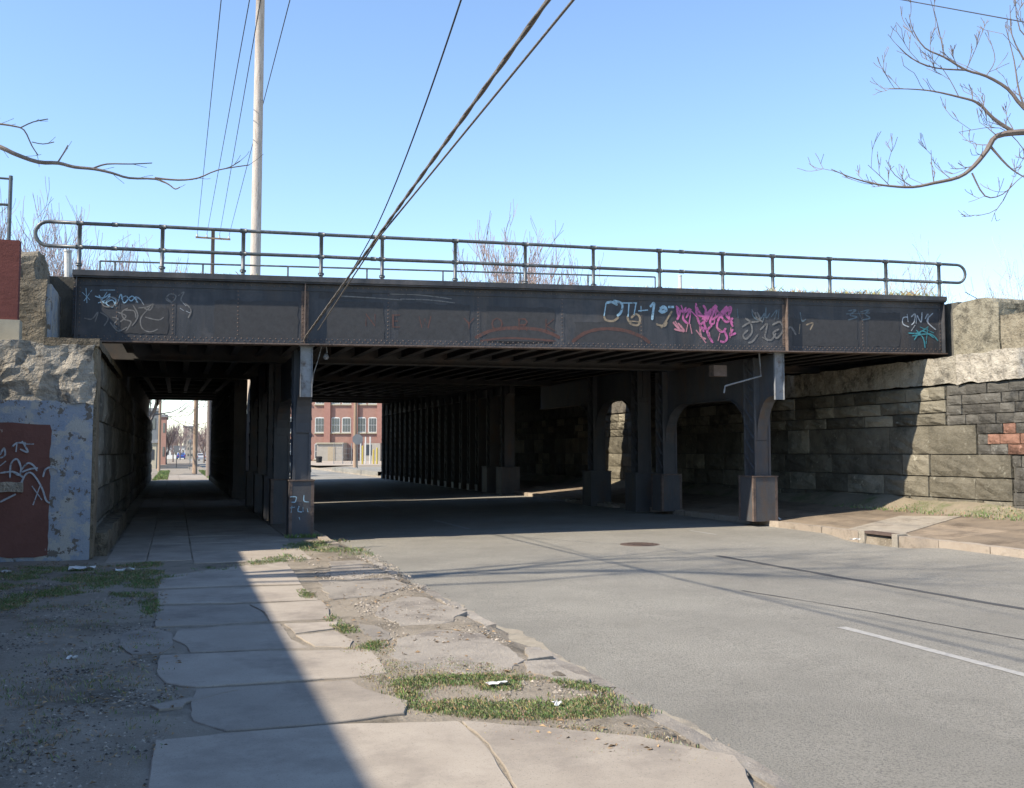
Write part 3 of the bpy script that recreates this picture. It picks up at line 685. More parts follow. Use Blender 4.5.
st('graffiti', 'spray_dim', [[(848,311),(856,310),(850,315),(857,317),(848,320)],[(858,311),(862,320)],[(860,312),(869,310),(865,314),(870,318),(862,320)],[(846,314),(870,313)]], .03, lab='dim blue square tag')
st('graffiti', 'spray_white', [[(908,317),(903,318),(903,324),(909,327)],[(907,314),(908,322)],[(911,317),(915,314),(914,322),(911,325)],[(917,315),(916,324)],[(917,315),(921,322),(922,312)],[(925,319),(928,314),(928,324)],[(933,313),(927,321),(936,330)],[(915,325),(911,331)]], .026, lab='white jagged tag near the right end')
st('graffiti', 'spray_teal', [[(908,333),(918,333),(928,327)],[(914,340),(922,331),(934,338)],[(916,330),(923,338),(925,348)],[(912,336),(930,334),(938,341)],[(928,326),(926,344)],[(920,327),(934,333)]], .03, lab='teal starburst tag')
# underside of each bridge
def deck(root, y0f, y1f, zf, x0, x1, mat='under_steel', top=1.2, name='deck'):
    m = MB()
    m.hexa([(x0,y0f(x0),zf+top-.12),(x1,y0f(x1),zf+top-.12),(x1,y1f(x1),zf+top-.12),(x0,y1f(x0),zf+top-.12)],
           [(x0,y0f(x0),zf+top),(x1,y0f(x1),zf+top),(x1,y1f(x1),zf+top),(x0,y1f(x0),zf+top)])
    o = m.build(name, mat, root); fixn(o)
def ibeam_y(m, x, y0, y1, zb, h, fl=.16, up=0):
    z1 = zb+up
    def bx(xa,xb,za,zc):
        m.hexa([(xa,y0,zb+za),(xb,y0,zb+za),(xb,y1,z1+za),(xa,y1,z1+za)], [(xa,y0,zb+zc),(xb,y0,zb+zc),(xb,y1,z1+zc),(xa,y1,z1+zc)])
    bx(x-fl/2,x+fl/2,0,.02); bx(x-.008,x+.008,.022,h)
def stringers(root, y0f, y1f, zb, zb2, step, h=.5):
    x = -1.0; k = 0
    while x < 16.2:
        m = MB(); ibeam_y(m, x, y0f(x), y1f(x), zb, h, up=zb2-zb); o = m.build('stringer', 'under_steel', root); fixn(o); x += step
f1 = lambda x: gy(x)+.06; r1 = lambda x: gy(x)+4.9
deck(b1, f1, r1, 3.74, XA, XB, top=1.1); stringers(b1, lambda x: gy(x)+.2, lambda x: gy(x)+4.7, 3.86, 3.9, .56)
def xgirder(root, yf, zb, zt, x0=-1.9, x1=16.9, name='rear_girder'):
    m = MB()
    def q(a,b,za,zc): m.hexa([(x0,yf(x0)+a,za),(x1,yf(x1)+a,za),(x1,yf(x1)+b,za),(x0,yf(x0)+b,za)], [(x0,yf(x0)+a,zc),(x1,yf(x1)+a,zc),(x1,yf(x1)+b,zc),(x0,yf(x0)+b,zc)])
    q(0,.03,zb,zt); q(-.13,.16,zb-.03,zb-.002); q(-.13,.16,zt+.002,zt+.03)
    o = m.build(name, 'under_steel', root); fixn(o)
xgirder(b1, lambda x: gy(x)+4.8, 3.78, 4.98)
for dy in (1.6,3.3):
    xgirder(b1, lambda x, dy=dy: gy(x)+dy, 4.38, 4.62, name='cross_beam')
# ballast on top
def ballast(root, y0f, y1f, z, x0, x1):
    m = MB(); n = 60
    for i in range(n+1):
        x = x0+(x1-x0)*i/n
        for k, (f, dz) in enumerate(((0,0),(.06,.06),(.5,.14),(.94,.06),(1,0))):
            y = y0f(x)+(y1f(x)-y0f(x))*f; m.v.append(Vector((x,y,z+.009*(x-2.35)+dz+R_.uniform(-.02,.03)*(dz > 0))))
        if i:
            for k in range(4): q = (i-1)*5+k; m.f.append([q,q+1,q+6,q+5]); m.t.append((1,1,1))
    o = m.build('ballast', 'earth', root); fixn(o)
ballast(b1, lambda x: gy(x)-.04, lambda x: gy(x)+4.8, 4.965, XA, XB)
m = MB()
for k in range(2600):
    x = R_.uniform(XA,XB)
    d = fnz(x,0,.6)+.35*(x > 12)+.15*(x > 14)
    if d > R_.uniform(-.1,.6): blades(m, x, gy(x)+R_.uniform(-.05,.7), 4.98+.009*(x-2.35), R_.uniform(.04,.11)*(1.6 if x > 12 else 1), .006, (3.2,1.9,2.9), 3, 1.2)
tag(m.build('dry_grass', 'grass', b1, ), kind='stuff')
b2 = empty('girder_bridge', (7,29,3.9), 'second plate girder bridge in the shade right behind the nearest one', 'bridge', 'railway bridges over the street')
f2 = lambda x: gy(x)+5.35; r2 = lambda x: 33.2
deck(b2, f2, r2, 3.95, -1.9, 16.9, top=1.1); stringers(b2, lambda x: f2(x)+.1, lambda x: 33.1, 4.0, 4.12, .62)
xgirder(b2, f2, 3.9, 5.0, name='front_girder'); xgirder(b2, r2, 4.02, 5.1); 
for yy in (27.5,30.3): xgirder(b2, lambda x, yy=yy: yy, 4.5, 4.75, name='cross_beam')
b3 = empty('girder_bridge', (7,48,4.2), 'wide farthest railway bridge resting on dense rows of steel columns', 'bridge', 'railway bridges over the street')
f3 = lambda x: 34.35+.05*(x-3); r3 = lambda x: 60.8
deck(b3, f3, r3, 4.3, -1.9, 16.9, top=.95); stringers(b3, lambda x: f3(x)+.1, lambda x: 60.6, 4.15, 4.78, .7, .4)
xgirder(b3, f3, 4.15, 5.1, name='front_girder'); xgirder(b3, r3, 4.74, 5.35)
for k in range(8):
    yy = 37.5+k*3; xgirder(b3, lambda x, yy=yy: yy, 4.42+.02*k, 4.7+.02*k, name='cross_beam')
# columns
def column_mesh(x, y, zt, wd=.40, z0=.9):
    m = MB(); h = wd/2
    m.box((x-h,y-h,z0),(x+h,y-h+.02,zt)); m.box((x-h,y+h-.02,z0),(x+h,y+h,zt)); m.box((x-.09,y-h+.022,z0),(x-.07,y+h-.022,zt)); m.box((x+.07,y-h+.022,z0),(x+.09,y+h-.022,zt))
    for s in (-1,1):
        for e in (-1,1): m.box((x+s*h-.05*(s > 0),y+e*(h+.012)-.01,z0),(x+s*h+.05*(s < 0),y+e*(h+.012)+.01,zt))
        zz = z0+.15
        while zz < zt-.3:
            m.bar((x+s*(h-.006),y-h+.03,zz),(x+s*(h-.006),y+h-.03,zz+.3), .012, .05, Vector((s,0,0))); zz += .34
    return m
def base_mesh(x, y, b=.30, z0=0., zt=1.0):
    m = MB(); m.box((x-b,y-b,z0),(x+b,y+b,zt)); return m
def base_trim(x, y, b=.30, z0=0., zt=1.0):
    m = MB(); 
    for sx in (-1,1):
        for sy in (-1,1):
            cx, cy = x+sx*(b+.004), y+sy*(b+.004)
            m.box((min(cx,cx-sx*.06),min(cy,cy-sy*.012),z0),(max(cx,cx-sx*.06),max(cy,cy-sy*.012),zt+.004))
            m.box((min(cx+sx*.001,cx-sx*.011),min(cy-sy*.013,cy-sy*.07),z0),(max(cx+sx*.001,cx-sx*.011),max(cy-sy*.013,cy-sy*.07),zt+.004))
    m.box((x-b-.02,y-b-.02,zt+.005),(x+b+.02,y+b+.02,zt+.03)); return m
def add_column(root, x, y, z0, zt, bz=1.0, b=.30, wd=.40):
    o = column_mesh(x, y, zt, wd, bz+.03).build('column', 'column_steel', root)
    bo = base_mesh(x, y, b, z0, bz).build('column_base', 'column_steel', o); base_trim(x, y, b, z0, bz).build('base_edging', 'rusty_edge' if y < 24.5 else 'column_steel', o)
    return o, bo
cl, cb = add_column(b1, 2.35, 20.05, .0, 3.66, 1.08, .235, .35); cr, crb = add_column(b1, 12.25, 19.35, .14, 3.72, 1.1, .30)
add_column(b1, 2.35, 23.9, .0, 3.7, 1.0, .24, .36); add_column(b1, 12.25, 23.7, .12, 3.75, 1.05, .29)
for x, y in ((2.35,25.3),(2.35,31.4),(12.25,25.2),(12.25,28.3),(2.35,28.3)): add_column(b2, x, y, .02, 3.95, 1.05, .33 if x > 9 else .28)
for y in (36.8,38.7): add_column(b3, 12.2, y, .02, 4.2, 1.05, .36)
k = 0; y = 40.4
while y < 60.8: add_column(b3, 12.2, y, .02, 4.25+(y-40)*.022, .25, .2, .36); y += 1.27
y = 36.6
while y < 59: add_column(b3, 2.15, y, .0, 4.22+(y-40)*.022, .25, .23, .44); y += 1.22
add_column(b3, 2.1, 60.3, 0, 4.7, .3, .22, .3)
# longitudinal caps with curved haunches
def cap(root, x, y0, y1, cols, zt, zl, rr=.72, half=.2, th=.26, ext=.0):
    poly = [(y0,zt),(y0,zl)]
    for c in cols:
        if c-half-rr >= y0-.02:
            for i in range(7):
                a = math.pi/2*i/6; poly.append((c-half-rr+rr*math.sin(a), zl-rr*(1-math.cos(a))))
        else:
            r0 = c-half-y0
            if r0 > .1:
                for i in range(7):
                    a = math.pi/2*i/6; poly.append((c-half-r0+r0*math.sin(a), zl-rr*(1-math.cos(a))))
        if c+half+rr <= y1+.02:
            for i in range(7):
                a = math.pi/2*(6-i)/6; poly.append((c+half+rr-rr*math.sin(a), zl-rr*(1-math.cos(a))))
        elif c+half+.1 < y1:
            r0 = y1-c-half
            for i in range(7):
                a = math.pi/2*(6-i)/6; poly.append((c+half+r0-r0*math.sin(a), zl-rr*(1-math.cos(a))))
    poly += [(y1,zl),(y1,zt)]
    m = MB(); m.prism(poly, 'x', x-.05, x+.05)
    # curved flange along the lower edge
    for a, b in zip(poly[1:-1], poly[2:-1]):
        if abs(a[0]-b[0])+abs(a[1]-b[1]) < 1e-4: continue
        m.bar((x,a[0],a[1]),(x,b[0],b[1]), th, .016, Vector((1,0,0)) if abs(a[0]-b[0]) < 1e-4 else Vector((0,0,1)))
    o = m.build('cap_girder', 'column_steel', root)
    return o
cap(b1, 2.35, gy(2.35)+.16, 24.2, [20.05,23.9], 3.66, 2.75); cap(b1, 12.25, gy(12.25)+.16, 23.95, [19.35,23.7], 3.75, 2.86, .95, half=.2)
cap(b2, 2.35, 25.0, 33.1, [25.3,28.3,31.4], 3.93, 3.2, .6); cap(b2, 12.25, 24.95, 33.1, [25.2,28.3], 3.93, 3.15, 1.0)
cap(b3, 12.2, 36.4, 60.5, [36.8,38.7], 4.2, 3.9, .3); cap(b3, 2.15, 36.2, 60.5, [36.6], 4.2, 3.9, .3)
for x, zl in ((2.35,2.70),(12.25,2.77)):
    m = MB(); y = gy(x)+.06; zt = ZB(x)-.04
    m.box((x-.115,y,zl),(x+.115,y+.012,zt)); m.box((x-.115,y-.04,zl),(x-.105,y-.001,zt)); m.box((x+.105,y-.04,zl),(x+.115,y-.001,zt)); m.box((x-.15,y-.06,zt+.002),(x+.15,y+.2,zt+.012))
    m.build('end_channel', 'grey_metal', b1)
strokes('graffiti', 'spray_blue', cl, [[(290,497),(296,497),(295,502),(291,502)],[(304,495),(304,501),(309,502)],[(290,508),(295,507)],[(292,506),(291,513)],[(299,506),(298,511),(302,512)],[(303,507),(303,512)],[(307,508),(308,512)],[(299,517),(300,520)]],
        lambda px, py: ony(px, py, 20.05-.257), Vector((0,-1,0)), .022)
# conduit and lamp under the right and left spans
m = MB(); P = [ong(759,352,-.4), ong(761,376,-.4), ong(725,386,-.4), ong(724,393,-.4)]; m.tube([p for p in P], .02, 6)
tag(m.build('conduit', 'grey_metal', b1))
m = MB(); p = ong(718,371,-.7); m.box((p.x-.16,p.y-.1,p.z-.12),(p.x+.16,p.y+.1,p.z+.12)); m.build('junction_box', 'rusty_edge', b1)
m = MB(); P = [ong(322,345,-.3), ong(318,360,-.3), ong(314,372,-.35), ong(311,392,-.5)]; m.tube(P, .012, 5); P = [ong(326,346,-.3), ong(327,353,-.3)]; m.tube(P, .015, 5); q = ong(326,357,-.3); m.tube([q+Vector((0,0,.06)),q,q-Vector((0,0,.05))], [.03,.06,.03], 8)
m.build('cable_clamp', 'grey_metal', b1)
# ------------------------------------------------------------------ railings
rl = empty('pipe_railing', (7,gy(7),4.98), 'black two rail pipe railing with looped ends along the near edge of the bridge', 'railing', 'bridge railings')
off = -.05
def rp_(px, py): return ong(px, py, off)
ztop = lambda x: ong(79,223,off).z+(x-ong(79,223,off).x)/(ong(938,264,off).x-ong(79,223,off).x)*(ong(938,264,off).z-ong(79,223,off).z)
zmid = lambda x: ong(79,247,off).z+(x-ong(79,247,off).x)/(ong(938,282,off).x-ong(79,247,off).x)*(ong(938,282,off).z-ong(79,247,off).z)
def gpt(x, z): return Vector((x,gy(x),z))+GN*off
xs_ = [ong(px,250,off).x for px in (79,162,243,321,382,455,525,593,659,722,772,829,885,938)]
m = MB(); z0 = zmid(xs_[0]); z1 = ztop(xs_[0]); xl = ong(35,235,off).x; rr = (z1-z0)/2
loop = [gpt(xs_[0],z1)]+[gpt(xl+rr-rr*math.sin(a), (z0+z1)/2+rr*math.cos(a)) for a in [math.pi*i/10 for i in range(11)]]+[gpt(xs_[0],z0)]
m.tube(loop, .036, 8); m.build('end_loop', 'rail_paint', rl, smooth=True)
m = MB(); z0 = zmid(xs_[-1]); z1 = ztop(xs_[-1]); xr = ong(965,275,off).x; rr = (z1-z0)/2
loop = [gpt(xs_[-1],z1)]+[gpt(xr-rr+rr*math.sin(a), (z0+z1)/2+rr*math.cos(a)) for a in [math.pi*i/10 for i in range(11)]]+[gpt(xs_[-1],z0)]
m.tube(loop, .032, 8); m.build('end_loop', 'rail_paint', rl, smooth=True)
for zf_ in (ztop, zmid):
    m = MB(); m.tube([gpt(x, zf_(x)+R_.uniform(-.006,.006)) for x in xs_], .034, 8)
    for x in xs_: m.tube([gpt(x-.06,zf_(x)),gpt(x+.06,zf_(x))], .045, 8)
    for x in (xs_[0]+.6,xs_[3]+1,xs_[8]+.5): m.tube([gpt(x-.05,zf_(x)),gpt(x+.05,zf_(x))], .043, 8)
    m.build('rail', 'rail_paint', rl, smooth=True)
for x in xs_: m = MB(); m.tube([gpt(x,4.93),gpt(x,ztop(x))], .037, 8); m.tube([gpt(x,5.06),gpt(x,5.1)], .06, 8); m.build('post', 'rail_paint', rl, smooth=True)
r2_ = empty('pipe_railing', (5,gy(5)+4.85,4.98), 'thin pipe railing along the far edge of the deck behind the near railing', 'railing', 'bridge railings')
FO = -4.75
def onf(px, py): return ong(px, py, FO)
A_, B_ = onf(100,261), onf(655,277)
m = MB(); m.tube([A_,B_], .022, 6); m.build('rail', 'rail_paint', r2_)
m = MB(); m.tube([A_+Vector((0,0,-.5)),B_+Vector((0,0,-.5))], .018, 6); m.build('rail', 'rail_paint', r2_)
for px in (100,115,203,288,367,443,520,588,655):
    q = onf(px,265); z = A_.z+(B_.z-A_.z)*(q.x-A_.x)/(B_.x-A_.x); m = MB(); m.tube([(q.x,q.y,5.0),(q.x,q.y,z)], .022, 6); m.build('post', 'rail_paint', r2_)
for px, ya, yb, lab in ((69,250,273,'short white marker post at the left end of the deck'),(681,275,296,'thin white marker post on the deck behind the pink graffiti')):
    p = ong(px, yb, -.5 if px < 100 else -3.5); q = ong(px-1, ya, -.5 if px < 100 else -3.5); m = MB()
    rr = .065 if px < 100 else .045
    m.tube([(p.x,p.y,4.6 if px < 100 else 4.98),(q.x,q.y,q.z-.04)], rr, 10); m.tube([(q.x,q.y,q.z-.04),(q.x,q.y,q.z)], rr*1.15, 10); tag(m.build('marker_post', 'white'), lab, 'post', 'white marker posts')
# ------------------------------------------------------------------ poles and wires
def pole(x, y, h, r0, mat, lab, lean=(0,0), group='utility poles', name='utility_pole'):
    root = empty(name, (x,y,0), lab, 'pole', group); m = MB()
    m.tube([(x+lean[0]*t,y+lean[1]*t,h*t) for t in (0,.25,.5,.75,1)], [r0,r0*.93,r0*.86,r0*.8,r0*.72], 14); m.build('shaft', mat, root, smooth=True); return root
BP = Vector((2.38,33.75,0))
pb = pole(BP.x, BP.y, 19, .19, 'timber', 'tall pale weathered wooden pole rising behind the railing', (.02,0))
sp = atd(213,238,66); ps = pole(sp.x, sp.y, sp.z+.6, .16, 'bark', 'brown wooden pole with a crossarm seen over the railing, left of the tall one')
m = MB(); m.box((sp.x-1.1,sp.y-.2,sp.z-.12),(sp.x+1.1,sp.y-.17,sp.z+.0)); m.build('crossarm', 'brown_pole', ps)
for k in (-1,-.4,.4,1): m = MB(); m.tube([(sp.x+k,sp.y-.18,sp.z),(sp.x+k,sp.y-.18,sp.z+.18)], [.06,.04], 6); m.build('insulator', 'white', ps)
def wire(name, pts, r, mat, lab, sag=.0, group='overhead wires', n=14, cat='wire'):
    P = []
    for a, b in zip(pts, pts[1:]):
        for i in range(n): t = i/n; P.append(a.lerp(b,t)-Vector((0,0,sag*4*t*(1-t))))
    P.append(pts[-1]); m = MB(); m.tube(P, r, 5); return tag(m.build(name, mat, smooth=True), lab, cat, group)
for i, (k, px, dd) in enumerate(((-1,222,24),(-.4,251,24),(.4,262,24),(1,292,24))):
    a = Vector((sp.x+k,sp.y-.18,sp.z+.16)); b = atd(px, -8, dd); d = (b-a)
    wire('overhead_wire', [a, b, b+d*.5], .013, 'wire', ['leftmost of the thin wires rising from the crossarm','second thin wire from the left rising from the crossarm','third thin wire, running just left of the tall pole','thin wire passing behind the tall pole to its right'][i])
# heavy lashed cable
c0 = Vector((2.25,20.9,3.42)); c1 = ong(306,336,.32); c2 = atd(428,178,10.5); c3 = atd(548,0,6.0)
c2 = c1.lerp(c3, (c2-c1).length/((c3-c2).length+(c2-c1).length))
c4 = c3+(c3-c1)*.9
P = []
ctrl = [c0,c1,c3,c4]
for a, b, n in ((c0,c1,6),(c1,c3,90),(c3,c4,30)):
    for i in range(n): P.append(a.lerp(b,i/n))
P.append(c4)
m = MB(); m.tube(P, .015, 6)
for s in range(2):
    H = []
    for i in range(len(P)-1):
        for t in (0,.5):
            c = P[i].lerp(P[i+1],t); a = (i+t)*.9+s*3.14; H.append(c+Vector((math.cos(a)*.007,0,math.sin(a)*.007)))
    m.tube(H, .012, 5)
tag(m.build('lashed_cable', 'cable', smooth=True), 'thick twisted cable bundle slanting from the top down across the girder', 'cable', 'overhead cables')
d1 = atd(573,0,6.3); d0 = P[6+52]; wire('overhead_cable', [ong(318,330,.2), d0.lerp(d1,0)+Vector((0,0,-.03)), d1, d1+(d1-d0)*1.2], .010, 'cable', 'thinner cable diverging to the right of the thick twisted bundle', group='overhead cables', cat='cable')
e0 = ong(304,338,.15); e1 = atd(376,228,15.5); e2 = atd(461,0,9); wire('overhead_cable', [e0,e1,e2,e2+(e2-e1)*.9], .009, 'wire', 'thin black cable left of the thick twisted bundle', sag=.12, group='overhead cables', cat='cable')
w0 = atd(898,-1,14); w1 = atd(1024,22,12); wire('overhead_wire', [w0-(w1-w0)*1.5,w0,w1,w1+(w1-w0)*2], .007, 'wire', 'short stretch of wire crossing the top right corner')
pbh = Vector((-.2,-16,0)); pole(pbh.x, pbh.y, 12, .18, 'timber', 'wooden pole on the verge behind the viewer carrying the cables')
# ------------------------------------------------------------------ trees
TW = [.0]
def grow(m, p, d, ln, r, lev, rng, upb=.12, spread=.6, seg=4, nb=(2,4), sides=5, kink=.18):
    pts = [p]; rs = [r]; q = p.copy(); dd = d.normalized()
    for i in range(seg):
        dd = (dd+Vector((rng.uniform(-kink,kink),rng.uniform(-kink,kink),rng.uniform(-kink,kink)+upb*.3))).normalized()
        q = q+dd*(ln/seg); pts.append(q.copy()); rs.append(r*(1-.6*(i+1)/seg))
    m.tube(pts, [max(q_, TW[0]) for q_ in rs], sides if r > .02 else 3, cap=False)
    if lev <= 0: return
    for k in range(rng.randint(*nb)):
        i = rng.randint(1,seg); b = pts[i]; base = (pts[i]-pts[i-1]).normalized()
        o = Vector((rng.uniform(-1,1),rng.uniform(-1,1),rng.uniform(-.5,1))); o = (o-base*o.dot(base)).normalized()
        grow(m, b, (base+o*spread*rng.uniform(.6,1.3)+Vector((0,0,upb))), ln*rng.uniform(.5,.75), rs[i]*rng.uniform(.55,.75), lev-1, rng, upb, spread, seg, nb, sides, kink)
def limb(m, pts, d, r0, r1, rng, twig=.5, lev=1, dz=0, every=2, upb=.25, pj=None):
    P = [atd(px,py,d+dz*i) for i, (px,py) in enumerate(smoothp(pts,3))]
    n = len(P); rs = [r0+(r1-r0)*(i/(n-1))**.8 for i in range(n)]
    m.tube(P, rs, 6, cap=False)
    for i in range(1,n,every):
        if rng.random() < .8:
            b = (P[i]-P[i-1]).normalized(); o = up*rng.uniform(-.3,1)+rt*rng.uniform(-1,.6)+fw*rng.uniform(-.6,.6)
            grow(m, P[i], b*.5+o, twig*rng.uniform(.5,1.2), min(rs[i]*.5,.012), lev, rng, upb, .7, 3, (1,3))
    return P
rng = random.Random(3)
# right tree on the embankment
rtree = empty('bare_tree', (19,15.2,4.3), 'leafless tree reaching in from the right edge above the parapet', 'tree', 'bare trees close to the bridge')
TW[0] = .0055; DR = 18.0; m = MB()
hub = atd(1090,140,DR); P1 = limb(m, [(1090,140),(1050,133),(1024,132),(997,136),(987,150),(974,166),(959,177),(934,183),(913,187),(890,186),(871,183),(850,177),(831,169)], DR, .075, .006, rng, .42, 2, every=2)
for pts, r0 in (([(1012,131),(993,118),(978,103),(959,97),(932,91),(909,89),(890,89)],.045), ([(1060,135),(1024,108),(1008,89),(986,76),(966,70),(944,57),(925,48),(913,30),(909,14)],.05),
    ([(966,70),(936,68),(913,59),(896,44)],.022), ([(991,147),(1008,166),(1024,177),(1050,190)],.03), ([(972,173),(985,196),(1003,194),(1024,175),(1050,165)],.02), ([(1012,183),(997,209),(976,216)],.015),
    ([(1035,132),(1020,95),(1014,60),(1005,25)],.03), ([(934,183),(932,168),(931,150)],.014), ([(913,187),(895,175),(886,160)],.012), ([(890,186),(880,176),(868,165)],.010), ([(966,70),(975,50),(983,30)],.012),
    ([(944,57),(940,35),(936,18)],.010), ([(1024,60),(1012,35),(1010,5)],.02), ([(986,76),(995,60),(990,40)],.012), ([(959,97),(950,80),(940,65)],.010), ([(1060,140),(1040,180),(1024,150),(1000,128),(960,132)],.015), ([(1080,130),(1050,60),(1020,30),(1015,-10)],.03)):
    limb(m, pts, DR, r0*.8, .005, rng, .42, 2, every=2)
m.build('crown', 'bark', rtree)
m = MB(); tb = Vector((20.6,hub.y+.3,4.2)); m.tube([tb, tb+Vector((-.1,0,2)), Vector((hub.x+.5,hub.y,hub.z-.5)), hub+Vector((.1,0,.3)), hub+Vector((.6,.2,3))], [.26,.22,.18,.14,.06], 10); m.build('trunk', 'bark', rtree, smooth=True)
rtree.location = tb; 
for ch in children(rtree): ch.location = Vector((19,15.2,4.3))-tb
# left tree: trunk behind the low building, limbs over the walk
TW[0] = .003; DL = 12.0
ltree = empty('bare_tree', (-9.6,12.5,0), 'leafless tree reaching in from the left edge with one long low branch', 'tree', 'bare trees close to the bridge')
m = MB()
for pts, r0, tw in (([(-120,100),(-40,132),(0,147),(15,154),(38,162),(58,163),(74,167),(94,169),(112,173),(129,178),(155,179),(168,184),(175,189),(180,187)],.040,0), ([(155,178),(178,180),(198,178),(218,170),(249,165)],.014,0),
    ([(94,168),(107,164),(132,164),(152,163)],.012,0), ([(58,162),(63,154),(68,145)],.010,0), ([(-60,110),(-20,122),(0,124),(13,126),(24,130),(32,146),(38,155)],.018,0), ([(20,128),(33,122),(48,119)],.008,0),
    ([(218,170),(230,167),(240,161)],.005,0), ([(32,142),(43,144),(54,142)],.006,0)):
    P = [atd(px,py,DL) for px,py in smoothp(pts,3)]; n = len(P); m.tube(P, [r0+(.006-r0)*(i/(n-1))**.7 for i in range(n)], 6, cap=False)
    for i in range(2,n,2):
        if P[i].x > -2.6 and rng.random() < .5: grow(m, P[i], (P[i]-P[i-1]).normalized()+up*rng.uniform(-.6,.8), rng.uniform(.08,.22), .004, 0, rng)
j0 = atd(-120,100,DL); tk = Vector((-9.6,12.5,0))
m.tube([tk+Vector((0,0,4)), Vector((-7,12.4,5)), j0], [.16,.10,.04], 7, cap=False)
# high boughs whose shadows cross the road
for k in range(8):
    z = rng.uniform(8.9,12.0); y0 = rng.uniform(8.6,12.6); a = tk+Vector((rng.uniform(0,.3),0,5+k*.35))
    p = Vector((-6.2,(y0+12.5)/2,z-1)); P_ = [a,a.lerp(p,.5)+Vector((0,0,.2)),p]; q = p; dr = Vector((1,rng.uniform(-.5,.5),.2)); tn = rng.uniform(-.28,.16)
    for i_ in range(6):
        dr = (dr+Vector((rng.uniform(-.1,.1),tn+rng.uniform(-.15,.15),rng.uniform(-.12,.1)))).normalized(); q = q+dr*rng.uniform(.8,1.2); q = Vector((q.x, min(q.y,13.4), max(q.z,8.8))); P_.append(q)
    m.tube(P_, [.10,.07,.05,.04,.034,.028,.022,.016,.01], 6, cap=False)
    for i_ in range(3,9):
        for _ in range(2): grow(m, P_[i_], (P_[i_]-P_[i_-1]).normalized()+Vector((0,rng.uniform(-1.2,1.2),rng.uniform(-.1,.5))), rng.uniform(.7,1.7), .014, 2, rng, .05, .8, 4, (2,3), 4, .3)
m.build('crown', 'bark', ltree)
m = MB(); m.tube([tk,tk+Vector((.1,0,3)),tk+Vector((.2,0,6)),tk+Vector((.1,.2,9))], [.34,.27,.2,.08], 10); m.build('trunk', 'bark', ltree, smooth=True)
def bare_tree(base, h, lab, seed, group, r0=.2, lev=4, spread=.6, upb=.35, nb=(2,4), mat='twig', trunk=.3, name='bare_tree', first=6):
    g_ = random.Random(seed); root = empty(name, base, lab, 'tree' if name == 'bare_tree' else 'shrub', group)
    m = MB(); top = base+Vector((0,0,h*trunk)); m.tube([base,base.lerp(top,.5),top], [r0,r0*.8,r0*.6], 7); m.build('trunk', 'bark', root)
    m = MB()
    for k in range(first):
        a = 6.28*k/first+g_.uniform(-.4,.4); s = g_.uniform(.2,.75)
        grow(m, base.lerp(top,g_.uniform(.6,1)), Vector((math.cos(a)*s,math.sin(a)*s,1)), h*g_.uniform(.36,.48), r0*.4, lev, g_, upb, spread, 4, nb, 5)
    m.build('crown', mat, root); return root
TW[0] = .022
bt = atd(524,440,100); bare_tree(Vector((bt.x,bt.y,0)), 22.0, 'pinkish leafless tree above the deck between the middle railing posts', 11, 'distant bare trees', .3, 4, .62, .42, (4,5), first=8, trunk=.12)
bt = atd(575,440,104); bare_tree(Vector((bt.x,bt.y,0)), 20.5, 'smaller leafless tree just right of the pinkish one above the deck', 12, 'distant bare trees', .25, 4, .6, .42, (4,5), first=6, trunk=.12)
TW[0] = .009
sh = [(40,45,6.5),(75,44,6.0),(110,48,6.4),(140,46,5.6),(20,40,7.2),(92,50,7.0),(160,55,5.2)]
for i, (px,d,h) in enumerate(sh):
    b = atd(px,300,d); labs = ['leafless shrub left of the loop of the railing','leafless shrub seen through the looped railing end','leafless shrub between the first two railing posts','small leafless shrub left of the second railing post','tall thin leafless shrub behind the brick parapet','leafless shrub right behind the white marker post','faint low shrub right of the second railing post']
    bare_tree(Vector((b.x,b.y,4.2)), h*1.22, labs[i], 30+i, 'leafless shrubs on the left embankment', .06, 3, .6, .4, (3,4), name='leafless_shrub', trunk=.12, first=8)
# dry weeds right
TW[0] = .004
for i, (px,py,d,h) in enumerate(((905,300,23,.9),(925,300,23,1.1),(935,300,23.5,.7),(975,300,24,.9),(1000,300,24,1.1),(1015,300,24,1.4),(1030,290,24,1.6),(955,300,24,.8))):
    b = atd(px,py,d); g_ = random.Random(60+i); m = MB(); z = 4.4 if px > 945 else 4.9
    for k in range(9):
        grow(m, Vector((b.x+g_.uniform(-.3,.3),b.y+g_.uniform(-.2,.5),z)), Vector((g_.uniform(-.35,.35),g_.uniform(-.3,.3),1)), h*g_.uniform(.5,1), .008, 2, g_, .2, .7, 4, (1,3), 3)
    tag(m.build('dry_weed', 'weed'), ['dry weed clump left of the last railing post','tall dry weed rising behind the last railing post','short dry weed under the right railing loop','low dry weed behind the concrete parapet','dry weed over the step of the concrete parapet','tall dry weed near the right edge','dry weed at the right edge of the view','low dry weed between railing loop and parapet'][i], 'weed', 'dry weeds on the right embankment')
st_ = atd(965,292,22.6); m = MB(); m.tube([st_, atd(985,303,22.4), atd(1003,318,22.2)], .008, 4); tag(m.build('guy_wire', 'wire'), 'slack thin wire from the railing loop down to the concrete parapet', 'wire')
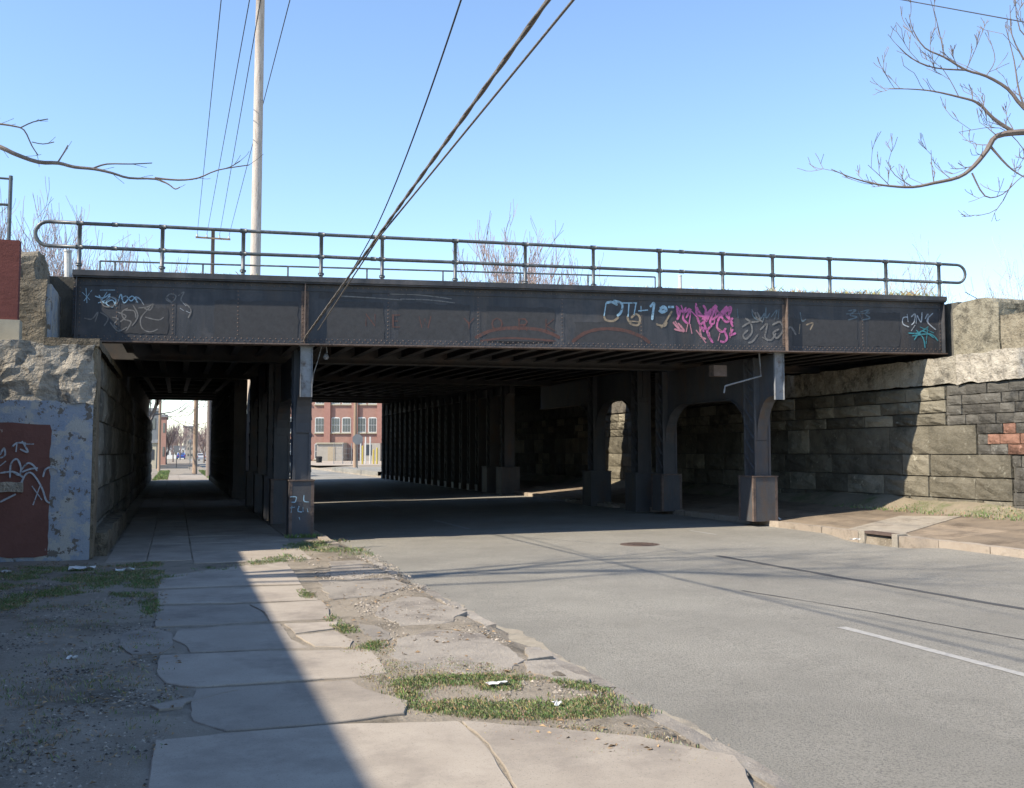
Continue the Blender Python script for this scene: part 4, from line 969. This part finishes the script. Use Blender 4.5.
# ------------------------------------------------------------------ street furniture near
mh = onz(640,545.5,-.05); m = MB(); z = rz(mh.x); mr = empty('manhole_cover', (mh.x,mh.y,z), 'round rusty manhole cover in the road', 'manhole cover')
m.disc((mh.x,mh.y), .36, z-.05, z+.006); m.build('frame', 'iron', mr)
m = MB(); m.disc((mh.x,mh.y), .31, z+.0062, z+.012)
for k in range(-4,5):
    for j in range(-4,5):
        if k*k+j*j < 17: x,y = mh.x+k*.06, mh.y+j*.06; m.box((x-.02,y-.02,z+.0122),(x+.02,y+.02,z+.018))
m.build('lid', 'iron', mr)
ci = empty('storm_drain', (12.45,15.55,0), 'kerb storm drain inlet with a dark barred opening in the right kerb', 'drain')
m = MB(); m.box((12.325,14.95,-.4),(12.547,15.10,.17),(1.1,1.1,1.05)); m.box((12.325,15.86,-.4),(12.547,16.03,.17),(1.1,1.1,1.05)); m.build('concrete_surround', 'old_concrete', ci)
m = MB(); m.box((12.33,15.102,.125),(12.545,15.858,.168)); m.build('lid', 'iron', ci)
m = MB(); m.box((12.50,15.102,-.4),(12.545,15.858,.12)); m.box((12.345,15.102,-.4),(12.499,15.858,-.16)); m.build('recess', 'black', ci)
for k in range(4): m = MB(); y = 15.21+k*.18; m.tube([(12.42,y,-.16),(12.42,y,.123)], .014, 6); m.build('bar', 'iron', ci)
# litter, chunks
def chunk(name, p, s, mat, lab, cat, group=None, tint=(1,1,1)):
    m = MB(); lump(m, p.x-s[0]/2, p.x+s[0]/2, p.y-s[1]/2, p.y+s[1]/2, p.z-.03, p.z+s[2], min(s)*.45, .018, tint); return tag(m.build(name, mat), lab, cat, group)
chunk('concrete_chunk', onz(544,493,.0), (.75,.4,.26), 'kerb_stone', 'left sunlit broken kerb chunk lying under the bridge', 'rubble', 'broken kerb chunks')
chunk('concrete_chunk', onz(556,493,.0)+Vector((.15,0,0)), (.6,.4,.24), 'kerb_stone', 'right sunlit broken kerb chunk lying under the bridge', 'rubble', 'broken kerb chunks')
def paper(px, py, s, lab, z=.02, mat='white'):
    p = onz(px,py,z); m = MB(); n = 5
    for j in range(n+1):
        for i in range(n+1): m.v.append(Vector((p.x+(i/n-.5)*s[0]+R_.uniform(-.01,.01),p.y+(j/n-.5)*s[1]+R_.uniform(-.01,.01),p.z+R_.uniform(0,s[2]))))
    for j in range(n):
        for i in range(n): q = j*(n+1)+i; m.f.append([q,q+1,q+n+2,q+n+1]); m.t.append((1,1,1))
    tag(m.build('litter', mat), lab, 'litter', 'scraps of litter')
paper(773,520,(.35,.2,.09),'crumpled white plastic bag at the foot of the right column',.15)
paper(497,684,(.15,.06,.02),'flat white scrap above the grass patch by the road')
paper(557,705,(.05,.05,.03),'tiny white scrap inside the grass patch by the road')
paper(125,571,(.24,.12,.05),'white rubble scraps in the grass by the left abutment',0.0)
paper(82,570,(.35,.16,.06),'larger white scraps on the ground against the left abutment',0.0)
paper(300,537,(.12,.05,.03),'small white scrap at the foot of the left column',.02)
paper(72,659,(.07,.05,.03),'white scrap on the bare dirt at the left',0.0)
paper(6,573,(.12,.16,.05),'pale paper strip at the left edge near the painted wall',0.0)
paper(855,540,(.2,.08,.04),'pale litter in the gutter before the storm drain',.0)
# ------------------------------------------------------------------ beyond the bridge
FD = 146
fb = empty('brick_factory', (20,FD,0), 'red brick factory with rows of tall paired windows beyond the underpass', 'factory')
wl = atd(270,430,FD); wr = atd(384.5,430,FD)
ax = rt.copy(); out = Vector((-fw.x,-fw.y,0)).normalized()
O = Vector((wl.x,wl.y,0)); Wd = (wr-wl).dot(ax)
def fpnt(u, o, z): return O+ax*u+out*o+Vector((0,0,z))
def fbox(m, u0, u1, o0, o1, z0, z1, t=(1,1,1)):
    m.hexa([fpnt(u0,o0,z0),fpnt(u1,o0,z0),fpnt(u1,o1,z0),fpnt(u0,o1,z0)], [fpnt(u0,o0,z1),fpnt(u1,o0,z1),fpnt(u1,o1,z1),fpnt(u0,o1,z1)], t)
def pz(py): return 1.65+(452-py)*FD/1000*1.0
m = MB(); fbox(m, -1.2, Wd+22, -20, -.35, -.3, 14.5); o = m.build('wall', 'brick', fb); fixn(o)
pu = lambda px: (px-270)/1000*FD
edges = [280,299.5,327,354,379]
m = MB()
for px in (281.5,327,354.5,380): fbox(m, pu(px)-.45, pu(px)+.45, -.349, .05, -.2, 14.3, (1.05,.95,.95))
o = m.build('pilaster', 'brick', fb); fixn(o)
m = MB(); fbox(m, -1.3, Wd+22, -20.2, .2, 14.52, 14.9); o = m.build('cornice', 'cream', fb); fixn(o)
wins = []
for px0, px1 in ((286,293),(302,310),(314.5,324),(331,339.5),(341.5,350.5),(357,365.5),(368,376.5),(384,392),(394,403),(267,275)):
    for (ya, yb) in ((417,432.5),(391,404),(366,379)): wins.append((px0,px1,ya,yb))
for px0, px1 in ((302,310),(314.5,320),(286,293)): wins.append((px0,px1,443,459))
for px0, px1, ya, yb in wins:
    u0, u1, z1, z0 = pu(px0), pu(px1), pz(ya), pz(yb); um = (u0+u1)/2
    m = MB(); poly = [(u0,z0),(u1,z0),(u1,z1-.18),(u1-.15,z1-.06),(um,z1),(u0+.15,z1-.06),(u0,z1-.18)]
    m.hexa([fpnt(u,-.34,z) for u,z in poly], [fpnt(u,-.30,z) for u,z in poly]); wo = m.build('window', 'window_frame', fb); fixn(wo)
    m = MB(); nx_ = 3
    for i in range(nx_):
        for j in range(2):
            a = u0+.07+(u1-u0-.14)*i/nx_+.025; b = u0+.07+(u1-u0-.14)*(i+1)/nx_-.025; c = z0+.08+(z1-z0-.24)*j/2+.03; d = z0+.08+(z1-z0-.24)*(j+1)/2-.03
            fbox(m, a, b, -.298, -.28, c, d)
    o = m.build('pane', 'glass', wo); fixn(o)
    m = MB(); fbox(m, u0-.12, u1+.12, -.34, -.12, z0-.18, z0-.002); o = m.build('sill', 'cream', wo); fixn(o)
# lean-to shed
shd = empty('shed', fpnt(pu(333),2,0), 'pale concrete shed with a tan door against the factory', 'shed')
m = MB(); fbox(m, pu(321), pu(347), -.2, 3, -.1, 2.8); o = m.build('wall', 'pale_wall', shd); fixn(o)
m = MB(); fbox(m, pu(320.5), pu(347.5), -.3, 3.2, 2.81, 3.0); o = m.build('roof', 'cream', shd); fixn(o)
m = MB(); fbox(m, pu(332), pu(339), 3.001, 3.06, -.05, 2.4); o = m.build('door', 'weed', shd); fixn(o)
sb = empty('shed', fpnt(pu(375),4,0), 'low white shed with a blue window at the right end of the factory', 'shed')
m = MB(); fbox(m, pu(368), pu(384), 1, 4, -.1, 2.9); o = m.build('wall', 'pale_wall', sb); fixn(o)
m = MB(); fbox(m, pu(369.5), pu(375.5), 4.001, 4.05, 1.2, 2.7); o = m.build('window', 'glass', sb); fixn(o)
tr = empty('trash_bin', atd(319,463,120)*1, 'black bin standing before the factory windows', 'bin')
p = atd(319,463,120); tr.location = (p.x,p.y,0); m = MB(); m.tube([(p.x,p.y,0),(p.x,p.y,1.0)], [.30,.38], 10); m.build('body', 'black', tr); m = MB(); m.tube([(p.x,p.y,1.002),(p.x,p.y,1.14)], [.42,.3], 10); m.build('lid', 'black', tr)
# pale lot and side street beyond
m = MB(); P = [onz(270,470),onz(420,470),onz(470,462.8),onz(230,462.8)]; m.add([(q.x,q.y,max(gz(q.x,q.y),.0)+.4*(q.x > 16)*0+.372) if False else (q.x,q.y,.385) for q in (Vector((12.6,95,0)),Vector((120,95,0)),Vector((120,143,0)),Vector((12.6,143,0)))], [(0,1,2,3)])
struct(m.build('gravel_lot', 'kerb_stone'))
m = MB(); m.add([(12.4,64,.388),(120,64,.388),(120,84,.388),(12.4,84,.388)], [(0,1,2,3)]); m.add([(12.4,64,.388),(12.4,84,.388),(12.4,84,0),(12.4,64,0)], [(0,1,2,3)]); struct(m.build('side_street', 'asphalt'))
def fpole(px, ybase, r, h, lab, mat='brown_pole', d=None):
    p = onz(px, ybase, .0) if d is None else atd(px, 460, d); return pole(p.x, p.y, h, r, mat, lab)
fpole(355, 0, .16, 11, 'brown wooden pole standing before the brick factory', d=82)
fpole(159, 0, .13, 12, 'thin tan pole at the left side of the far sidewalk', d=88)
fpole(195, 0, .18, 12, 'thick brown pole at the right side of the far sidewalk', d=76)
def signpost(px, d, h, lab, w_=.6, shape='oct', mat='sheet_metal', group='street signs', zc=None):
    p = atd(px,460,d); root = empty('street_sign', (p.x,p.y,.0), lab, 'sign', group)
    m = MB(); m.tube([(p.x,p.y,.0),(p.x,p.y,h)], .035, 6); m.build('post', 'rail_paint', root); m = MB(); n = 8 if shape == 'oct' else 4
    a0 = math.pi/n; pts = [(math.cos(a0+2*math.pi*i/n)*w_/2/math.cos(a0), math.sin(a0+2*math.pi*i/n)*w_/2/math.cos(a0)*(1 if n == 8 else 1.3)) for i in range(n)]
    zc = h-w_*.45
    m.hexa([Vector((p.x,p.y,zc+b))+rt*a+out*.045 for a,b in pts], [Vector((p.x,p.y,zc+b))+rt*a+out*.055 for a,b in pts]); o = m.build('sign_panel', mat, root); fixn(o)
signpost(357.5, 78, 3.0, 'grey back of an octagonal sign beside the factory pole', .8)
signpost(190, 95, 2.8, 'narrow dark sign post left of the thick brown pole', .22, 'sq')
signpost(176.5, 105, 2.2, 'dark street sign at the middle of the far sidewalk', .55, 'sq')
for i, (px, h) in enumerate(((373.5,1.5),(377,1.7),(362.5,1.9))):
    p = atd(px,460,104); m = MB(); m.tube([(p.x,p.y,.36),(p.x,p.y,.36+h)], .09, 8); m.tube([(p.x,p.y,.36+h),(p.x,p.y,.42+h)], [.09,.04], 8)
    tag(m.build('bollard', 'yellow'), ['yellow bollard left of the rightmost one by the far gate','rightmost yellow bollard by the far gate','yellow bollard standing at the white gate post'][i], 'bollard', 'yellow bollards')
gf = empty('gate', atd(364,460,106), 'pale tall gate posts with chain link panels before the factory', 'gate'); p = atd(364,460,106); gf.location = (p.x,p.y,.36)
for k in range(3):
    q = p+rt*(-.35+.5*k); m = MB(); m.tube([(q.x,q.y,.36),(q.x,q.y,.36+2.9)], .07, 6); m.build('post', 'white', gf)
wf = empty('chain_link_fence', p, 'chain link fence between the shed and the pale gate beyond the underpass', 'fence'); wf.location = (p.x-2,p.y,.36)
m = MB(); a = p+rt*(-.4); b = p+rt*(-3.2)
for t in [i/22 for i in range(23)]:
    q = a.lerp(b,t); m.tube([(q.x,q.y,.36),(q.x,q.y,2.5)], .008, 3)
for z in (.5,1.0,1.5,2.0,2.5): m.tube([(a.x,a.y,z),(b.x,b.y,z)], .012, 3)
m.build('mesh_panel', 'grey_metal', wf)
for t in (0,.33,.66,1): q = a.lerp(b,t); m = MB(); m.tube([(q.x,q.y,.36),(q.x,q.y,2.6)], .04, 5); m.build('post', 'grey_metal', wf)
# far buildings along the left side
TW[0] = .02
def block(name, px0, px1, ytop, d, mat, lab, cat='building', ybot=None, depth=12, wn=(2,2), top=None):
    a = atd(px0,460,d); b = atd(px1,460,d); zt = atd(px0,ytop,d).z; root = empty(name, ((a.x+b.x)/2,(a.y+b.y)/2,0), lab, cat, 'far buildings')
    m = MB(); n = Vector((0,1,0))
    q = [a,b,b+n*depth,a+n*depth]; m.hexa([(v.x,v.y,-.3) for v in q], [(v.x,v.y,zt) for v in q]); o = m.build('wall', mat, root); fixn(o)
    m = MB(); q2 = [a-rt*.2-n*.2,b+rt*.2-n*.2,b+rt*.2+n*(depth+.2),a-rt*.2+n*(depth+.2)]; m.hexa([(v.x,v.y,zt+.002) for v in q2], [(v.x,v.y,zt+.35) for v in q2]); o = m.build('roof', 'grey_metal', root); fixn(o)
    W2 = (b-a).length
    for i in range(wn[0]):
        for j in range(wn[1]):
            c = a+rt*(W2*(i+.5)/wn[0]); h0 = zt*(j+.35)/wn[1]; h1 = zt*(j+.75)/wn[1]; ww = W2/wn[0]*.22
            m = MB(); m.hexa([(c-rt*ww-n*.05)+Vector((0,0,h0-c.z)),(c+rt*ww-n*.05)+Vector((0,0,h0-c.z)),(c+rt*ww-n*.002)+Vector((0,0,h0-c.z)),(c-rt*ww-n*.002)+Vector((0,0,h0-c.z))],
                     [(c-rt*ww-n*.05)+Vector((0,0,h1-c.z)),(c+rt*ww-n*.05)+Vector((0,0,h1-c.z)),(c+rt*ww-n*.002)+Vector((0,0,h1-c.z)),(c-rt*ww-n*.002)+Vector((0,0,h1-c.z))])
            o = m.build('window', 'glass', root); fixn(o)
    return root
block('grey_house', 140, 157, 411, 112, 'sheet_metal', 'grey building at the left edge of the far sidewalk')
block('low_wall_building', 140, 156, 443, 100, 'cream', 'low cream building in front of the grey one beyond the underpass', wn=(2,1), depth=8)
block('brick_house', 156.5, 165.5, 417, 130, 'brick', 'small red brick building right of the grey one beyond the underpass')
block('far_building', 183, 193, 427, 260, 'old_concrete', 'distant grey brown tower seen beside the thick brown pole', wn=(3,5))
block('far_building', 192, 230, 441, 300, 'pale_wall', 'distant pale low building behind the thick brown pole', wn=(5,2))
block('far_building', 166, 185, 447, 240, 'white', 'distant white roofed stand at the end of the street', wn=(5,1), depth=4)
for i, (px, d, h, lab) in enumerate(((166,135,5.2,'pinkish bare tree right of the small brick building'),(173,165,6.0,'bare tree further along behind the street sign'),(180,210,6.4,'distant bare tree left of the far tower'),(199,190,7.0,'bare tree right of the thick brown pole'),(204,150,5.0,'low bare tree beside the last bridge column'))):
    p = atd(px,460,d); bare_tree(Vector((p.x,p.y,0)), h*1.1, lab, 80+i, 'bare street trees beyond the underpass', .15, 3, .7, .3, (3,4), trunk=.2, first=9)
p = atd(142,460,72); bare_tree(Vector((p.x,p.y,0)), 11.5, 'large bare tree whose branches hang into the far opening from the left', 95, 'bare street trees beyond the underpass', .28, 4, .9, .15, (2,4), trunk=.3, first=9, mat='bark')
# backdrop row of far trees as one mass
m = MB(); g_ = random.Random(5)
for k in range(240):
    px = g_.uniform(150,460); d = g_.uniform(300,420); p = atd(px,455,d)
    grow(m, Vector((p.x,p.y,0)), Vector((g_.uniform(-.3,.3),0,1)), g_.uniform(5,9), .25, 2, g_, .3, .8, 3, (3,5), 3)
tag(m.build('far_woodland', 'twig'), 'hazy bare woodland along the horizon beyond the underpass', 'trees', kind='stuff')
# ------------------------------------------------------------------ cars
def car(loc, rotz, paint, lab, suv=False):
    root = empty('parked_car', (0,0,0), lab, 'car', 'cars beyond the underpass'); H = 1.75 if suv else 1.45
    prof = [(-2.25,.35),(-2.28,.75),(-2.15,.98),(-1.9,1.02)]+([(-2.0,H-.25),(-1.8,H-.05),(.4,H-.02),(.65,H-.12),(1.15,1.05)] if suv else [(-1.5,1.05),(-.95,H-.08),(-.6,H),(.3,H),(.6,H-.1),(1.2,1.0)])+[(2.0,.92),(2.25,.75),(2.28,.4)]
    def arch(cx): return [(cx+.38*math.cos(a),.35+.36*math.sin(a)) for a in [math.pi*i/8 for i in range(9)]]
    bottom = [(2.2,.28)]+arch(1.4)+arch(-1.4)+[(-2.2,.28)]
    P = prof+bottom; m = MB(); n = len(P)
    def wx(z): return .88 if z < .95 else .88-(z-.95)*.28
    vs = [(-wx(z),y,z) for y,z in P]+[(wx(z),y,z) for y,z in P]
    m.add(vs, [tuple(range(n))[::-1],tuple(range(n,2*n))]+[(i,(i+1)%n,n+(i+1)%n,n+i) for i in range(n)]); o = m.build('body', paint, root); fixn(o)
    for s in (-1,1):
        x = s*(wx(1.3)+.045); m = MB(); yy = (-1.75,-.75,.7) if suv else (-1.1,-.3,.55)
        for a, b in ((yy[0],yy[1]-.05),(yy[1]+.05,yy[2])):
            m.hexa([(x,a,1.04),(x,b+(.25 if b == yy[2] else 0),1.04),(x,b,H-.2),(x,a+.1,H-.2)], [(x-s*.05,a,1.04),(x-s*.05,b+(.25 if b == yy[2] else 0),1.04),(x-s*.05,b,H-.2),(x-s*.05,a+.1,H-.2)])
        o = m.build('side_window', 'glass', root); fixn(o)
        for cy in (1.4,-1.4):
            m = MB(); m.tube([(s*.68,cy,.34),(s*.9,cy,.34)], .34, 18); wo = m.build('wheel', 'tyre', root); m = MB(); m.tube([(s*.895,cy,.34),(s*.912,cy,.34)], .2, 12); m.build('rim', 'silver_car', wo)
        m = MB(); m.box((s*.6-.17,2.22,.62),(s*.6+.17,2.3,.76)); m.build('headlight', 'white', root)
        m = MB(); m.box((s*.72-.1,-2.3,.7),(s*.72+.1,-2.22,.92)); m.build('tail_light', 'red_light', root)
    m = MB(); 
    if suv: m.hexa([(-.7,-2.06,1.06),(.7,-2.06,1.06),(.62,-2.03,H-.3),(-.62,-2.03,H-.3)], [(-.7,-2.0,1.06),(.7,-2.0,1.06),(.62,-1.96,H-.3),(-.62,-1.96,H-.3)])
    else: m.hexa([(-.68,-1.5,1.09),(.68,-1.5,1.09),(.58,-1.02,H-.12),(-.58,-1.02,H-.12)], [(-.68,-1.44,1.05),(.68,-1.44,1.05),(.58,-.98,H-.14),(-.58,-.98,H-.14)])
    o = m.build('rear_window', 'glass', root); fixn(o)
    m = MB(); m.hexa([(-.7,1.16,1.09),(.7,1.16,1.09),(.6,.66,H-.16),(-.6,.66,H-.16)], [(-.7,1.1,1.02),(.7,1.1,1.02),(.6,.6,H-.18),(-.6,.6,H-.18)]); o = m.build('windscreen', 'glass', root); fixn(o)
    root.location = loc; root.rotation_euler = (0,0,rotz); return root
p = atd(283,460,70); car((p.x,p.y,-.05), 0, 'car_paint', 'dark sport utility car half hidden between the left columns', True)
p = atd(181,460,230); car((p.x,p.y,0), 0, 'blue_car', 'small blue car at the far end of the street')
p = atd(201,460,190); car((p.x,p.y,-.05), 0, 'silver_car', 'silver car partly behind the thick brown pole')
